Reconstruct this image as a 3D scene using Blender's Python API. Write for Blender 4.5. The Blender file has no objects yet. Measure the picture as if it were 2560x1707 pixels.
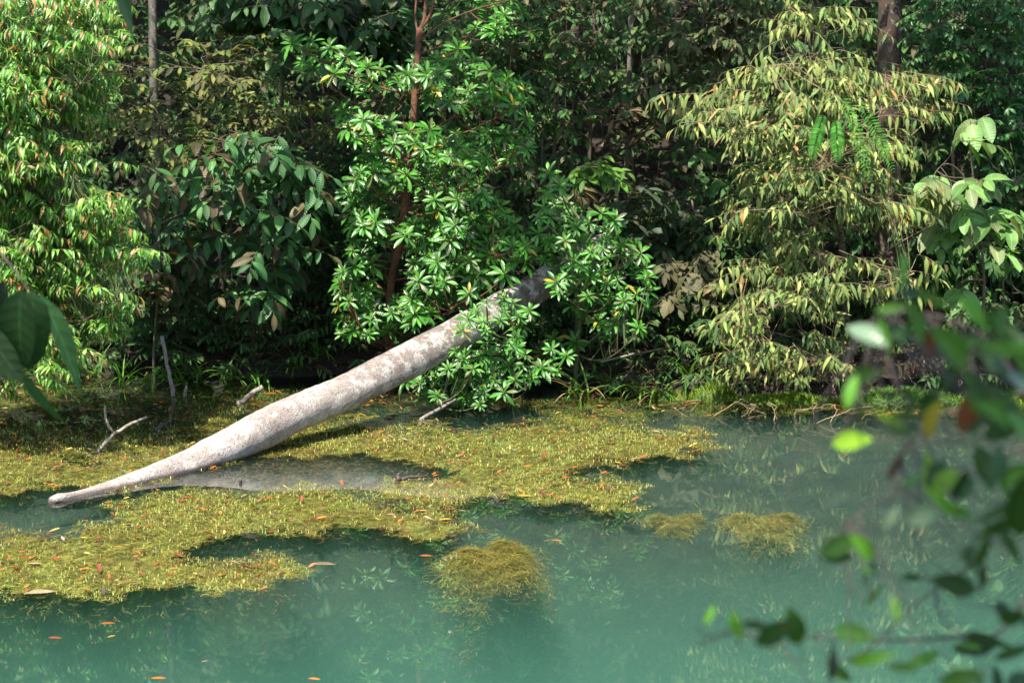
import bpy, math, random
import numpy as np
from mathutils import Vector, Matrix, noise

random.seed(11)
np.random.seed(11)
R = math.radians
scene = bpy.context.scene
COL = scene.collection

# ------------------------------------------------------------------ camera
H = 4.0
PITCH = 9.72
FPX = 70.0 / 36.0 * 2560.0
cd = bpy.data.cameras.new('camera')
cd.lens = 70.0
cd.sensor_width = 36.0
cd.clip_start = 0.05
cd.clip_end = 400.0
cd.dof.use_dof = True
cd.dof.focus_distance = 19.0
cd.dof.aperture_fstop = 6.0
cam = bpy.data.objects.new('camera', cd)
COL.objects.link(cam)
cam.location = (0, 0, H)
cam.rotation_euler = (R(90 - PITCH), 0, 0)
scene.camera = cam

# ------------------------------------------------------------------ light
SUN_EL, SUN_AZ = 62.0, 205.0        # azimuth measured clockwise from +Y (north): the sun stands behind the camera, to the left
world = bpy.data.worlds.new('World')
scene.world = world
world.use_nodes = True
wn = world.node_tree
bg = wn.nodes['Background']
sky = wn.nodes.new('ShaderNodeTexSky')
sky.sky_type = 'NISHITA'
sky.sun_disc = False
sky.sun_elevation = R(SUN_EL)
sky.sun_rotation = R(SUN_AZ)
wn.links.new(sky.outputs[0], bg.inputs[0])
bg.inputs[1].default_value = 0.15
sd = bpy.data.lights.new('sun', 'SUN')
sd.energy = 4.3
sd.angle = R(0.5)
sd.color = (1.0, 0.95, 0.86)
sun = bpy.data.objects.new('sun', sd)
COL.objects.link(sun)
SDIR = Vector((math.sin(R(SUN_AZ)) * math.cos(R(SUN_EL)), math.cos(R(SUN_AZ)) * math.cos(R(SUN_EL)), math.sin(R(SUN_EL))))
sun.rotation_euler = (-SDIR).to_track_quat('-Z', 'Y').to_euler()
sun.location = SDIR * 60
scene.view_settings.view_transform = 'Standard'
scene.view_settings.look = 'None'
scene.view_settings.gamma = 1.0
scene.view_settings.exposure = 1.36
scene.view_settings.use_curve_mapping = False
scene.cycles.volume_bounces = 2
scene.cycles.max_bounces = 8
scene.cycles.transparent_max_bounces = 12
scene.cycles.caustics_reflective = False
scene.cycles.caustics_refractive = False

# ------------------------------------------------------------------ helpers
cp, sp_ = math.cos(R(PITCH)), math.sin(R(PITCH))
FWD, UPV, RIGHT = Vector((0, cp, -sp_)), Vector((0, sp_, cp)), Vector((1, 0, 0))
CAM = Vector((0, 0, H))


def ray(px, py):
    return FWD + RIGHT * ((px - 1280.0) / FPX) - UPV * ((py - 853.5) / FPX)


def P(px, py, D):
    """world point seen at photograph pixel (px, py) at depth y = D"""
    d = ray(px, py)
    return CAM + d * (D / d.y)


def PW(px, py, z=0.0):
    """point of the level z under photograph pixel"""
    d = ray(px, py)
    return CAM + d * ((z - H) / d.z)


def to_px(p):
    v = p - CAM
    w = v.dot(FWD)
    return 1280 + FPX * v.dot(RIGHT) / w, 853.5 - FPX * v.dot(UPV) / w, w


def rnd(a, b):
    return random.uniform(a, b)


def rvec(s=1.0):
    return Vector((random.gauss(0, s), random.gauss(0, s), random.gauss(0, s)))


def inpoly(x, y, poly):
    c = False
    j = len(poly) - 1
    for i in range(len(poly)):
        xi, yi = poly[i]
        xj, yj = poly[j]
        if (yi > y) != (yj > y) and x < (xj - xi) * (y - yi) / (yj - yi) + xi:
            c = not c
        j = i
    return c


def inpoly_np(x, y, poly):
    c = np.zeros(x.shape, bool)
    j = len(poly) - 1
    for i in range(len(poly)):
        xi, yi = poly[i]
        xj, yj = poly[j]
        if yi != yj:
            c ^= ((yi > y) != (yj > y)) & (x < (xj - xi) * (y - yi) / (yj - yi) + xi)
        j = i
    return c


def thing(name, label, cat, loc=(0, 0, 0), group=None):
    o = bpy.data.objects.new(name, None)
    COL.objects.link(o)
    o.location = loc
    o.empty_display_size = 0.1
    o['label'] = label
    o['category'] = cat
    if group:
        o['group'] = group
    return o


def tag(o, label, cat, group=None):
    o['label'] = label
    o['category'] = cat
    if group:
        o['group'] = group
    return o


def link(name, me, parent=None, kind=None, world_verts=True):
    """an object for the mesh; vertices given in world space are kept there under a translated parent"""
    o = bpy.data.objects.new(name, me)
    COL.objects.link(o)
    if parent is not None:
        o.parent = parent
        if world_verts:
            o.location = -Vector(parent.location)
    if kind:
        o['kind'] = kind
    return o


def mesh_np(name, V, F, mat, uv=None, tint=None, smooth=True):
    """V (n,3), F (m,4) quads, uv per vertex (n,2), tint per vertex (n,3)"""
    me = bpy.data.meshes.new(name)
    V = np.asarray(V, np.float32)
    F = np.asarray(F, np.int32)
    k = F.shape[1]
    me.vertices.add(len(V))
    me.vertices.foreach_set('co', V.ravel())
    me.loops.add(F.size)
    me.loops.foreach_set('vertex_index', F.ravel())
    me.polygons.add(len(F))
    me.polygons.foreach_set('loop_start', np.arange(0, F.size, k, dtype=np.int32))
    me.polygons.foreach_set('use_smooth', np.full(len(F), smooth, bool))
    if uv is not None:
        l = me.uv_layers.new(name='UVMap')
        l.data.foreach_set('uv', np.asarray(uv, np.float32)[F.ravel()].ravel())
    if tint is not None:
        a = me.attributes.new('tint', 'FLOAT_COLOR', 'POINT')
        c = np.ones((len(V), 4), np.float32)
        c[:, :3] = tint
        a.data.foreach_set('color', c.ravel())
    me.update(calc_edges=True)
    me.materials.append(mat)
    return me


class Tubes:
    """collects tapered tubes in world space, joined as one mesh"""

    def __init__(self):
        self.V, self.F, self.U = [], [], []

    def add(self, pts, radii, n=6, cap=True, bump=0.0):
        pts = [Vector(p) for p in pts]
        m = len(pts)
        if not hasattr(radii, '__len__'):
            radii = [radii] * m
        base = len(self.V)
        ref = Vector((0.31, 0.17, 0.93))
        L = 0.0
        prev = None
        for i, p in enumerate(pts):
            t = (pts[min(i + 1, m - 1)] - pts[max(i - 1, 0)])
            if t.length < 1e-9:
                t = Vector((0, 0, 1))
            t.normalize()
            if prev is None:
                a = ref.cross(t)
                if a.length < 0.05:
                    a = Vector((1, 0, 0)).cross(t)
                a.normalize()
            else:
                a = prev - t * prev.dot(t)
                a.normalize()
            prev = a
            b = t.cross(a)
            if i:
                L += (p - pts[i - 1]).length
            for k in range(n):
                th = 2 * math.pi * k / n
                r = radii[i]
                if bump:
                    r *= 1 + bump * noise.noise(Vector((p.x * 5 + math.cos(th), p.y * 5 + math.sin(th), p.z * 5)))
                q = p + (a * math.cos(th) + b * math.sin(th)) * r
                self.V.append((q.x, q.y, q.z))
                self.U.append((k / n, L))
        for i in range(m - 1):
            for k in range(n):
                k2 = (k + 1) % n
                self.F.append((base + i * n + k, base + i * n + k2, base + (i + 1) * n + k2, base + (i + 1) * n + k))
        if cap:
            for end in (0, m - 1):
                c = len(self.V)
                q = pts[end]
                self.V.append((q.x, q.y, q.z))
                self.U.append((0.5, 0))
                o = base + end * n
                for k in range(0, n):
                    k2 = (k + 1) % n
                    self.F.append((c, o + k2, o + k, c) if end == 0 else (c, o + k, o + k2, c))

    def build(self, name, mat, parent=None, kind=None):
        me = bpy.data.meshes.new(name)
        me.from_pydata(self.V, [], [tuple(dict.fromkeys(f)) for f in self.F])
        for p in me.polygons:
            p.use_smooth = True
        me.materials.append(mat)
        return link(name, me, parent, kind)


def curve(a, b, sag=0.0, n=6, wob=0.0):
    a, b = Vector(a), Vector(b)
    L = (b - a).length
    off = rvec(wob * L)
    out = []
    for i in range(n + 1):
        t = i / n
        p = a.lerp(b, t) + (Vector((0, 0, -sag * L)) + off) * (4 * t * (1 - t))
        out.append(p)
    return out


# ------------------------------------------------------------------ leaf templates
def leaf_tmpl(shape, W, droop=0.6, fold=0.35, nseg=5, wave=0.0):
    """unit-length leaf along +Y, face +Z; rows of left edge, midrib, right edge"""
    V, U = [], []
    y = z = 0.0
    for i in range(nseg + 1):
        t = i / nseg
        if shape == 'lance':
            w = math.sin(math.pi * min(1, t ** 0.75)) ** 1.05
            w *= 1 - 0.25 * t
        elif shape == 'obov':
            w = (math.sin(math.pi * t ** 1.45)) ** 0.95 if t < 1 else 0
        elif shape == 'ovate':
            w = math.sin(math.pi * t ** 0.85) ** 0.62 if 0 < t < 1 else 0
        elif shape == 'strap':
            w = min(1, t * 6 + 0.35) * (1 - t ** 3)
        else:
            w = math.sin(math.pi * t) ** 0.8 if 0 < t < 1 else 0
        w = max(w, 0.03 if i == 0 else 0.012) * W * 0.5
        ang = -droop * t
        if i:
            y += math.cos(ang) / nseg
            z += math.sin(ang) / nseg
        lift = w * fold
        zz = wave * math.sin(t * 9) * W
        V += [(-w, y, z + lift + zz), (0, y, z), (w, y, z + lift - zz)]
        U += [(0, t), (0.5, t), (1, t)]
    F = []
    for i in range(nseg):
        a = i * 3
        F += [(a, a + 1, a + 4, a + 3), (a + 1, a + 2, a + 5, a + 4)]
    return np.array(V, np.float32), np.array(F, np.int32), np.array(U, np.float32)


TM = {
    'lance': leaf_tmpl('lance', 0.27, 0.9, 0.45),
    'lance_b': leaf_tmpl('lance', 0.24, 0.35, 0.3),
    'narrow': leaf_tmpl('lance', 0.26, 0.75, 0.35),
    'narrow_b': leaf_tmpl('lance', 0.22, 0.3, 0.25),
    'ellip': leaf_tmpl('ellip', 0.38, 0.45, 0.3),
    'ellip_b': leaf_tmpl('ellip', 0.36, 0.8, 0.45, wave=0.05),
    'ovate': leaf_tmpl('ovate', 0.5, 0.55, 0.3, nseg=7),
    'ovate_b': leaf_tmpl('ovate', 0.46, 0.25, 0.2, nseg=7, wave=0.04),
    'obov': leaf_tmpl('obov', 0.27, 0.4, 0.35),
    'obov_b': leaf_tmpl('obov', 0.25, 0.75, 0.25),
    'strap': leaf_tmpl('strap', 0.13, 1.6, 0.5, nseg=8),
    'blade': leaf_tmpl('strap', 0.05, 1.7, 0.5, nseg=7),
    'blade_b': leaf_tmpl('strap', 0.045, 0.7, 0.5, nseg=6),
    'dry': leaf_tmpl('ellip', 0.32, -0.5, 0.7, nseg=4),
    'flat': leaf_tmpl('ellip', 0.30, 0.12, 0.15, nseg=4),
    'small': leaf_tmpl('ellip', 0.45, 0.5, 0.3, nseg=3),
    'far': leaf_tmpl('ellip', 0.42, 0.4, 0.3, nseg=2),
    'fish': leaf_tmpl('obov', 0.55, 0.6, 0.25, nseg=5, wave=0.06),
}
LEVELS = (0.62, 0.82, 1.0, 1.22)
_cache = {}


class Bunch:
    def __init__(self):
        self.items = []

    def add(self, t, p, d, n, s, col):
        d = d.normalized()
        x = d.cross(n)
        if x.length < 1e-4:
            x = d.cross(Vector((0.3, 0.5, 0.8)))
        x.normalize()
        z = x.cross(d)
        l = random.choice(LEVELS)
        c = (round(col[0] * l, 4), round(col[1] * l, 4), round(col[2] * l, 4))
        self.items.append((t, p, x, d, z, s, c))

    def merged(self, items, name, mat, parent=None, kind='stuff'):
        by = {}
        for it in items:
            by.setdefault(it[0], []).append(it)
        VV, FF, UU, CC = [], [], [], []
        off = 0
        for t, its in by.items():
            tv, tf, tu = TM[t]
            n = len(its)
            M = np.array([[tuple(i[2]), tuple(i[3]), tuple(i[4])] for i in its], np.float32)
            S = np.array([i[5] for i in its], np.float32)
            L = np.array([tuple(i[1]) for i in its], np.float32)
            C = np.array([i[6] for i in its], np.float32)
            v = np.einsum('vk,nkj->nvj', tv, M) * S[:, None, None] + L[:, None, :]
            k = len(tv)
            f = tf[None] + (np.arange(n) * k)[:, None, None] + off
            VV.append(v.reshape(-1, 3))
            FF.append(f.reshape(-1, 4))
            UU.append(np.tile(tu, (n, 1)))
            CC.append(np.repeat(C, k, axis=0))
            off += n * k
        if not VV:
            return None
        me = mesh_np(name, np.concatenate(VV), np.concatenate(FF), mat, np.concatenate(UU), np.concatenate(CC))
        return link(name, me, parent, kind)

    def single(self, it, name, mat, parent):
        t, p, x, d, z, s, c = it
        key = (t, c, mat.name)
        me = _cache.get(key)
        if me is None:
            tv, tf, tu = TM[t]
            me = mesh_np(name, tv, tf, mat, tu, np.tile(np.array(c, np.float32), (len(tv), 1)))
            _cache[key] = me
        o = bpy.data.objects.new(name, me)
        COL.objects.link(o)
        o.parent = parent
        q = p - Vector(parent.location) if parent else p
        o.matrix_local = Matrix(((x.x * s, d.x * s, z.x * s, q.x), (x.y * s, d.y * s, z.y * s, q.y),
                                 (x.z * s, d.z * s, z.z * s, q.z), (0, 0, 0, 1)))
        return o

    def emit(self, parent, mat, n_ind=300, name='leaf', rest='foliage'):
        """the leaves that show largest become parts of their own, the rest one joined part"""
        def key(it):
            px, py, w = to_px(it[1])
            out = 0 if -20 < px < 2580 and -20 < py < 1727 else 50
            view = abs(it[4].dot((it[1] - CAM).normalized()))
            return w + out - 0.5 * view - 2.0 * it[5]
        its = sorted(self.items, key=key)
        for it in its[:n_ind]:
            self.single(it, name, mat, parent)
        if len(its) > n_ind:
            self.merged(its[n_ind:], rest, mat, parent)


# ------------------------------------------------------------------ materials
def new_mat(name):
    m = bpy.data.materials.new(name)
    m.use_nodes = True
    nt = m.node_tree
    for n in list(nt.nodes):
        nt.nodes.remove(n)
    out = nt.nodes.new('ShaderNodeOutputMaterial')
    return m, nt, out


def N(nt, t, **kw):
    n = nt.nodes.new(t)
    for k, v in kw.items():
        setattr(n, k, v)
    return n


def mixc(nt, fac, a, b, blend='MIX'):
    n = nt.nodes.new('ShaderNodeMix')
    n.data_type = 'RGBA'
    n.blend_type = blend
    for s, v in ((0, fac), (6, a), (7, b)):
        if hasattr(v, 'links') or hasattr(v, 'is_output'):
            nt.links.new(v, n.inputs[s])
        elif s == 0:
            n.inputs[s].default_value = v
        else:
            n.inputs[s].default_value = (*v, 1) if len(v) == 3 else v
    return n.outputs[2]


def noise_tex(nt, scale, detail=4, rough=0.55, coord=None):
    n = nt.nodes.new('ShaderNodeTexNoise')
    n.inputs['Scale'].default_value = scale
    n.inputs['Detail'].default_value = detail
    n.inputs['Roughness'].default_value = rough
    if coord is None:
        g = nt.nodes.new('ShaderNodeNewGeometry')
        coord = g.outputs['Position']
    nt.links.new(coord, n.inputs['Vector'])
    return n.outputs['Fac']


def ramp(nt, fac, *stops):
    n = nt.nodes.new('ShaderNodeValToRGB')
    e = n.color_ramp.elements
    while len(e) < len(stops):
        e.new(0.5)
    for i, (p, c) in enumerate(stops):
        e[i].position = p
        e[i].color = (*c, 1) if len(c) == 3 else c
    nt.links.new(fac, n.inputs[0])
    return n.outputs[0]


def math_n(nt, op, a, b=0.0, c=0.0):
    n = nt.nodes.new('ShaderNodeMath')
    n.operation = op
    for i, v in enumerate((a, b, c)):
        if hasattr(v, 'is_output'):
            nt.links.new(v, n.inputs[i])
        else:
            n.inputs[i].default_value = v
    return n.outputs[0]


def bump(nt, h, strength, dist):
    n = nt.nodes.new('ShaderNodeBump')
    n.inputs['Strength'].default_value = strength
    n.inputs['Distance'].default_value = dist
    nt.links.new(h, n.inputs['Height'])
    return n.outputs[0]


def leaf_mat(name, rough=0.4, spec=0.5, trans=0.3, ribs=9.0, rib_bump=0.5, dust=0.0, tcol=(1.5, 1.55, 0.6)):
    m, nt, out = new_mat(name)
    a = N(nt, 'ShaderNodeAttribute', attribute_name='tint')
    uv = N(nt, 'ShaderNodeUVMap')
    sx = N(nt, 'ShaderNodeSeparateXYZ')
    nt.links.new(uv.outputs[0], sx.inputs[0])
    u = math_n(nt, 'ABSOLUTE', math_n(nt, 'SUBTRACT', sx.outputs[0], 0.5))
    mid = math_n(nt, 'LESS_THAN', u, 0.035)
    # side veins slant towards the tip
    ph = math_n(nt, 'SUBTRACT', math_n(nt, 'MULTIPLY', sx.outputs[1], ribs * 6.283), math_n(nt, 'MULTIPLY', u, 9.0))
    sn = math_n(nt, 'SINE', ph)
    vein = math_n(nt, 'GREATER_THAN', sn, 0.9)
    v = math_n(nt, 'MAXIMUM', mid, math_n(nt, 'MULTIPLY', vein, 0.35))
    veinc = mixc(nt, 1.0, a.outputs[0], (2.6, 2.2, 2.2), 'MULTIPLY')
    c1 = mixc(nt, math_n(nt, 'MULTIPLY', v, 0.6), a.outputs[0], veinc)
    nz = noise_tex(nt, 9.0, 3)
    var = ramp(nt, nz, (0.3, (0.72, 0.75, 0.70)), (0.7, (1.25, 1.2, 1.2)))
    c2 = mixc(nt, 1.0, c1, var, 'MULTIPLY')
    if dust:
        n2 = noise_tex(nt, 5.0, 5, 0.65)
        d = ramp(nt, n2, (0.46, (0, 0, 0)), (0.72, (dust, dust, dust)))
        c2 = mixc(nt, d, c2, (0.16, 0.135, 0.075))
    sp2 = noise_tex(nt, 70.0, 2)
    spots = ramp(nt, sp2, (0.66, (0, 0, 0)), (0.72, (0.5, 0.5, 0.5)))
    c2 = mixc(nt, spots, c2, (0.10, 0.07, 0.03))
    p = N(nt, 'ShaderNodeBsdfPrincipled')
    nt.links.new(c2, p.inputs['Base Color'])
    p.inputs['Roughness'].default_value = rough
    p.inputs['Specular IOR Level'].default_value = spec
    if rib_bump:
        hh = math_n(nt, 'ADD', sn, math_n(nt, 'MULTIPLY', mid, -2.0))
        nt.links.new(bump(nt, hh, rib_bump, 0.002), p.inputs['Normal'])
    tr = N(nt, 'ShaderNodeBsdfTranslucent')
    c3 = mixc(nt, 1.0, c2, tcol, 'MULTIPLY')
    nt.links.new(c3, tr.inputs[0])
    mx = N(nt, 'ShaderNodeMixShader')
    mx.inputs[0].default_value = trans
    nt.links.new(p.outputs[0], mx.inputs[1])
    nt.links.new(tr.outputs[0], mx.inputs[2])
    nt.links.new(mx.outputs[0], out.inputs[0])
    return m


M_LEAF = leaf_mat('leaf_matte', 0.45, 0.3, 0.32)
M_GLOSS = leaf_mat('leaf_glossy', 0.30, 0.45, 0.25, ribs=8, rib_bump=0.25)
M_SUNNY = leaf_mat('leaf_sunny', 0.34, 0.5, 0.28, ribs=8, rib_bump=0.2, tcol=(1.3, 1.5, 0.7))
M_SAGE = leaf_mat('leaf_sage', 0.5, 0.3, 0.22, tcol=(1.15, 1.2, 0.9))
M_DUSTY = leaf_mat('leaf_dusty', 0.6, 0.3, 0.22, dust=0.4)
M_BIG = leaf_mat('leaf_ribbed', 0.42, 0.35, 0.32, ribs=11, rib_bump=0.5)
M_NEAR = leaf_mat('leaf_near', 0.45, 0.3, 0.3, ribs=7, rib_bump=0.12)
M_DRY = leaf_mat('leaf_fallen', 0.5, 0.4, 0.15, ribs=7)
M_WEED = leaf_mat('water_weed', 0.55, 0.3, 0.3, ribs=1, rib_bump=0)


def bark_mat(name, c1, c2, c3, scale=6.0, rough=0.85):
    m, nt, out = new_mat(name)
    a = noise_tex(nt, scale, 6, 0.6)
    b = noise_tex(nt, scale * 4.5, 4, 0.6)
    c = ramp(nt, a, (0.35, c1), (0.62, c2))
    f = ramp(nt, b, (0.55, (0, 0, 0)), (0.63, (1, 1, 1)))
    c = mixc(nt, f, c, c3)
    p = N(nt, 'ShaderNodeBsdfPrincipled')
    nt.links.new(c, p.inputs['Base Color'])
    p.inputs['Roughness'].default_value = rough
    nt.links.new(bump(nt, b, 0.7, 0.01), p.inputs['Normal'])
    nt.links.new(p.outputs[0], out.inputs[0])
    return m


M_RED = bark_mat('red_bark', (0.09, 0.035, 0.018), (0.17, 0.07, 0.035), (0.06, 0.028, 0.016), 7)
M_GREYBARK = bark_mat('grey_bark', (0.10, 0.085, 0.065), (0.18, 0.16, 0.125), (0.24, 0.23, 0.19), 6)
M_BROWNBARK = bark_mat('brown_bark', (0.055, 0.033, 0.022), (0.10, 0.065, 0.042), (0.16, 0.15, 0.12), 4)
M_TWIG = bark_mat('twig', (0.10, 0.075, 0.05), (0.17, 0.13, 0.085), (0.07, 0.05, 0.035), 9)
M_GREENTWIG = bark_mat('green_twig', (0.07, 0.10, 0.03), (0.12, 0.13, 0.05), (0.10, 0.07, 0.04), 9)
M_TANTWIG = bark_mat('tan_twig', (0.28, 0.20, 0.11), (0.36, 0.26, 0.15), (0.22, 0.13, 0.08), 9)
M_DEAD = bark_mat('dead_wood', (0.20, 0.165, 0.13), (0.32, 0.27, 0.22), (0.12, 0.09, 0.07), 12)
M_DARKWOOD = bark_mat('wet_wood', (0.04, 0.03, 0.022), (0.08, 0.06, 0.045), (0.03, 0.02, 0.015), 12, 0.5)


def log_mat():
    m, nt, out = new_mat('log_bark')
    g = N(nt, 'ShaderNodeNewGeometry')
    sx = N(nt, 'ShaderNodeSeparateXYZ')
    nt.links.new(g.outputs['Position'], sx.inputs[0])
    a = noise_tex(nt, 2.6, 5, 0.6)
    base = ramp(nt, a, (0.36, (0.29, 0.235, 0.205)), (0.62, (0.43, 0.36, 0.315)))
    # the upper end is browner bark, its colour darkened further to stand for shade
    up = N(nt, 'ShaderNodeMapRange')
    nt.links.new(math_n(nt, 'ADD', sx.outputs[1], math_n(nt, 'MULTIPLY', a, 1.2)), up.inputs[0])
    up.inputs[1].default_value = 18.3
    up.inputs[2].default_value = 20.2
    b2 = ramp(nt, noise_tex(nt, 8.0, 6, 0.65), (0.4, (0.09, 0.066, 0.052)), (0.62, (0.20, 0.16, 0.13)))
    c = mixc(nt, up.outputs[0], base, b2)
    # pale lichen blotches
    l = noise_tex(nt, 5.5, 6, 0.68)
    lf = ramp(nt, l, (0.48, (0, 0, 0)), (0.56, (0.85, 0.85, 0.85)))
    c = mixc(nt, lf, c, (0.52, 0.475, 0.42))
    l3 = noise_tex(nt, 24.0, 5, 0.7)
    lf3 = ramp(nt, l3, (0.54, (0, 0, 0)), (0.62, (0.8, 0.8, 0.8)))
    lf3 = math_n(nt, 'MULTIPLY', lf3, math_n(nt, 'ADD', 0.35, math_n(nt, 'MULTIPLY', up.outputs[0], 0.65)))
    c = mixc(nt, lf3, c, (0.17, 0.135, 0.115))
    vo = N(nt, 'ShaderNodeTexVoronoi', feature='DISTANCE_TO_EDGE')
    vo.inputs['Scale'].default_value = 7.0
    mp = N(nt, 'ShaderNodeMapping')
    mp.inputs['Scale'].default_value = (0.5, 0.5, 1.6)
    nz3 = N(nt, 'ShaderNodeTexNoise')
    nz3.inputs['Scale'].default_value = 5.0
    nt.links.new(g.outputs['Position'], nz3.inputs['Vector'])
    wv = N(nt, 'ShaderNodeVectorMath', operation='MULTIPLY_ADD')
    nt.links.new(nz3.outputs['Color'], wv.inputs[0])
    wv.inputs[1].default_value = (0.5, 0.5, 0.5)
    nt.links.new(g.outputs['Position'], wv.inputs[2])
    nt.links.new(wv.outputs[0], mp.inputs[0])
    nt.links.new(mp.outputs[0], vo.inputs['Vector'])
    crk = ramp(nt, vo.outputs['Distance'], (0.0, (0.55, 0.55, 0.55)), (0.03, (0, 0, 0)))
    c = mixc(nt, crk, c, (0.09, 0.07, 0.06))
    l2 = noise_tex(nt, 11.0, 5, 0.7)
    lf2 = ramp(nt, l2, (0.57, (0, 0, 0)), (0.61, (0.8, 0.8, 0.8)))
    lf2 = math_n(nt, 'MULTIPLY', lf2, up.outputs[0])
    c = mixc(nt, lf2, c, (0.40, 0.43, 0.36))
    # dark specks
    s = noise_tex(nt, 60.0, 3, 0.7)
    sf = ramp(nt, s, (0.56, (0, 0, 0)), (0.64, (0.85, 0.85, 0.85)))
    c = mixc(nt, sf, c, (0.10, 0.075, 0.06))
    s2 = noise_tex(nt, 130.0, 2, 0.6)
    sf2 = ramp(nt, s2, (0.3, (0.72, 0.7, 0.68)), (0.6, (1.08, 1.08, 1.08)))
    c = mixc(nt, 1.0, c, sf2, 'MULTIPLY')
    # wet line just above the water
    w = N(nt, 'ShaderNodeMapRange')
    nt.links.new(math_n(nt, 'ADD', sx.outputs[2], math_n(nt, 'MULTIPLY', math_n(nt, 'SUBTRACT', s, 0.5), 0.06)), w.inputs[0])
    w.inputs[1].default_value = 0.014
    w.inputs[2].default_value = 0.04
    w.inputs[3].default_value = 0.9
    w.inputs[4].default_value = 0.0
    c = mixc(nt, w.outputs[0], c, (0.05, 0.04, 0.035))
    # underside: black speckled algae where water drips
    p = N(nt, 'ShaderNodeBsdfPrincipled')
    nt.links.new(c, p.inputs['Base Color'])
    p.inputs['Roughness'].default_value = 0.85
    h = math_n(nt, 'ADD', math_n(nt, 'MULTIPLY', s, 0.6), math_n(nt, 'MULTIPLY', l, 0.8))
    nt.links.new(bump(nt, h, 1.0, 0.02), p.inputs['Normal'])
    nt.links.new(p.outputs[0], out.inputs[0])
    return m


def ground_mat():
    m, nt, out = new_mat('forest_floor')
    a = noise_tex(nt, 3.0, 6, 0.65)
    b = noise_tex(nt, 30.0, 5, 0.7)
    c = ramp(nt, b, (0.35, (0.016, 0.012, 0.008)), (0.55, (0.035, 0.025, 0.016)), (0.72, (0.07, 0.044, 0.026)))
    f = ramp(nt, a, (0.52, (0, 0, 0)), (0.66, (0.6, 0.6, 0.6)))
    c = mixc(nt, f, c, (0.04, 0.05, 0.018))
    p = N(nt, 'ShaderNodeBsdfPrincipled')
    nt.links.new(c, p.inputs['Base Color'])
    p.inputs['Roughness'].default_value = 0.95
    nt.links.new(bump(nt, b, 0.9, 0.04), p.inputs['Normal'])
    nt.links.new(p.outputs[0], out.inputs[0])
    return m


def floor_mat():
    m, nt, out = new_mat('pond_mud')
    b = noise_tex(nt, 4.0, 5, 0.6)
    g = N(nt, 'ShaderNodeNewGeometry')
    sx = N(nt, 'ShaderNodeSeparateXYZ')
    nt.links.new(g.outputs['Position'], sx.inputs[0])
    near = N(nt, 'ShaderNodeMapRange')
    nt.links.new(math_n(nt, 'ADD', sx.outputs[1], b), near.inputs[0])
    near.inputs[1].default_value = 18.6
    near.inputs[2].default_value = 19.8
    weed = ramp(nt, b, (0.35, (0.008, 0.014, 0.010)), (0.65, (0.022, 0.03, 0.016)))
    mud = ramp(nt, b, (0.35, (0.018, 0.018, 0.010)), (0.65, (0.05, 0.04, 0.022)))
    c = mixc(nt, near.outputs[0], weed, mud)
    p = N(nt, 'ShaderNodeBsdfPrincipled')
    nt.links.new(c, p.inputs['Base Color'])
    p.inputs['Roughness'].default_value = 0.95
    nt.links.new(p.outputs[0], out.inputs[0])
    return m


def water_mat():
    m, nt, out = new_mat('green_water')
    lw = N(nt, 'ShaderNodeFresnel')
    lw.inputs['IOR'].default_value = 1.62
    n1 = noise_tex(nt, 1.1, 2, 0.5)
    n2 = noise_tex(nt, 5.0, 2, 0.5)
    h = math_n(nt, 'ADD', n1, math_n(nt, 'MULTIPLY', n2, 0.12))
    bp = bump(nt, h, 0.05, 0.003)
    gl = N(nt, 'ShaderNodeBsdfGlossy')
    gl.inputs['Roughness'].default_value = 0.008
    nt.links.new(bp, gl.inputs['Normal'])
    tr = N(nt, 'ShaderNodeBsdfTransparent')
    mx = N(nt, 'ShaderNodeMixShader')
    nt.links.new(lw.outputs[0], mx.inputs[0])
    nt.links.new(tr.outputs[0], mx.inputs[1])
    nt.links.new(gl.outputs[0], mx.inputs[2])
    nt.links.new(mx.outputs[0], out.inputs['Surface'])
    pv = N(nt, 'ShaderNodeVolumePrincipled')
    pv.inputs['Color'].default_value = (0.20, 0.495, 0.385, 1)
    pv.inputs['Density'].default_value = 0.30
    pv.inputs['Anisotropy'].default_value = 0.0
    nt.links.new(pv.outputs[0], out.inputs['Volume'])
    return m


M_LOG = log_mat()
M_GROUND = ground_mat()
M_FLOOR = floor_mat()
M_WATER = water_mat()

# ------------------------------------------------------------------ terrain
_sh = [(-60, 24), (-14, 22.0), (-5.5, 21.3), (-2.0, 21.1), (0.5, 20.7), (1.2, 20.2), (2.0, 20.0), (3.0, 19.9), (5.5, 19.75), (14, 19.5), (60, 22)]


def shore(x):
    for (a, ya), (b, yb) in zip(_sh, _sh[1:]):
        if a <= x <= b:
            return ya + (yb - ya) * (x - a) / (b - a)
    return 24.0


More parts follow.
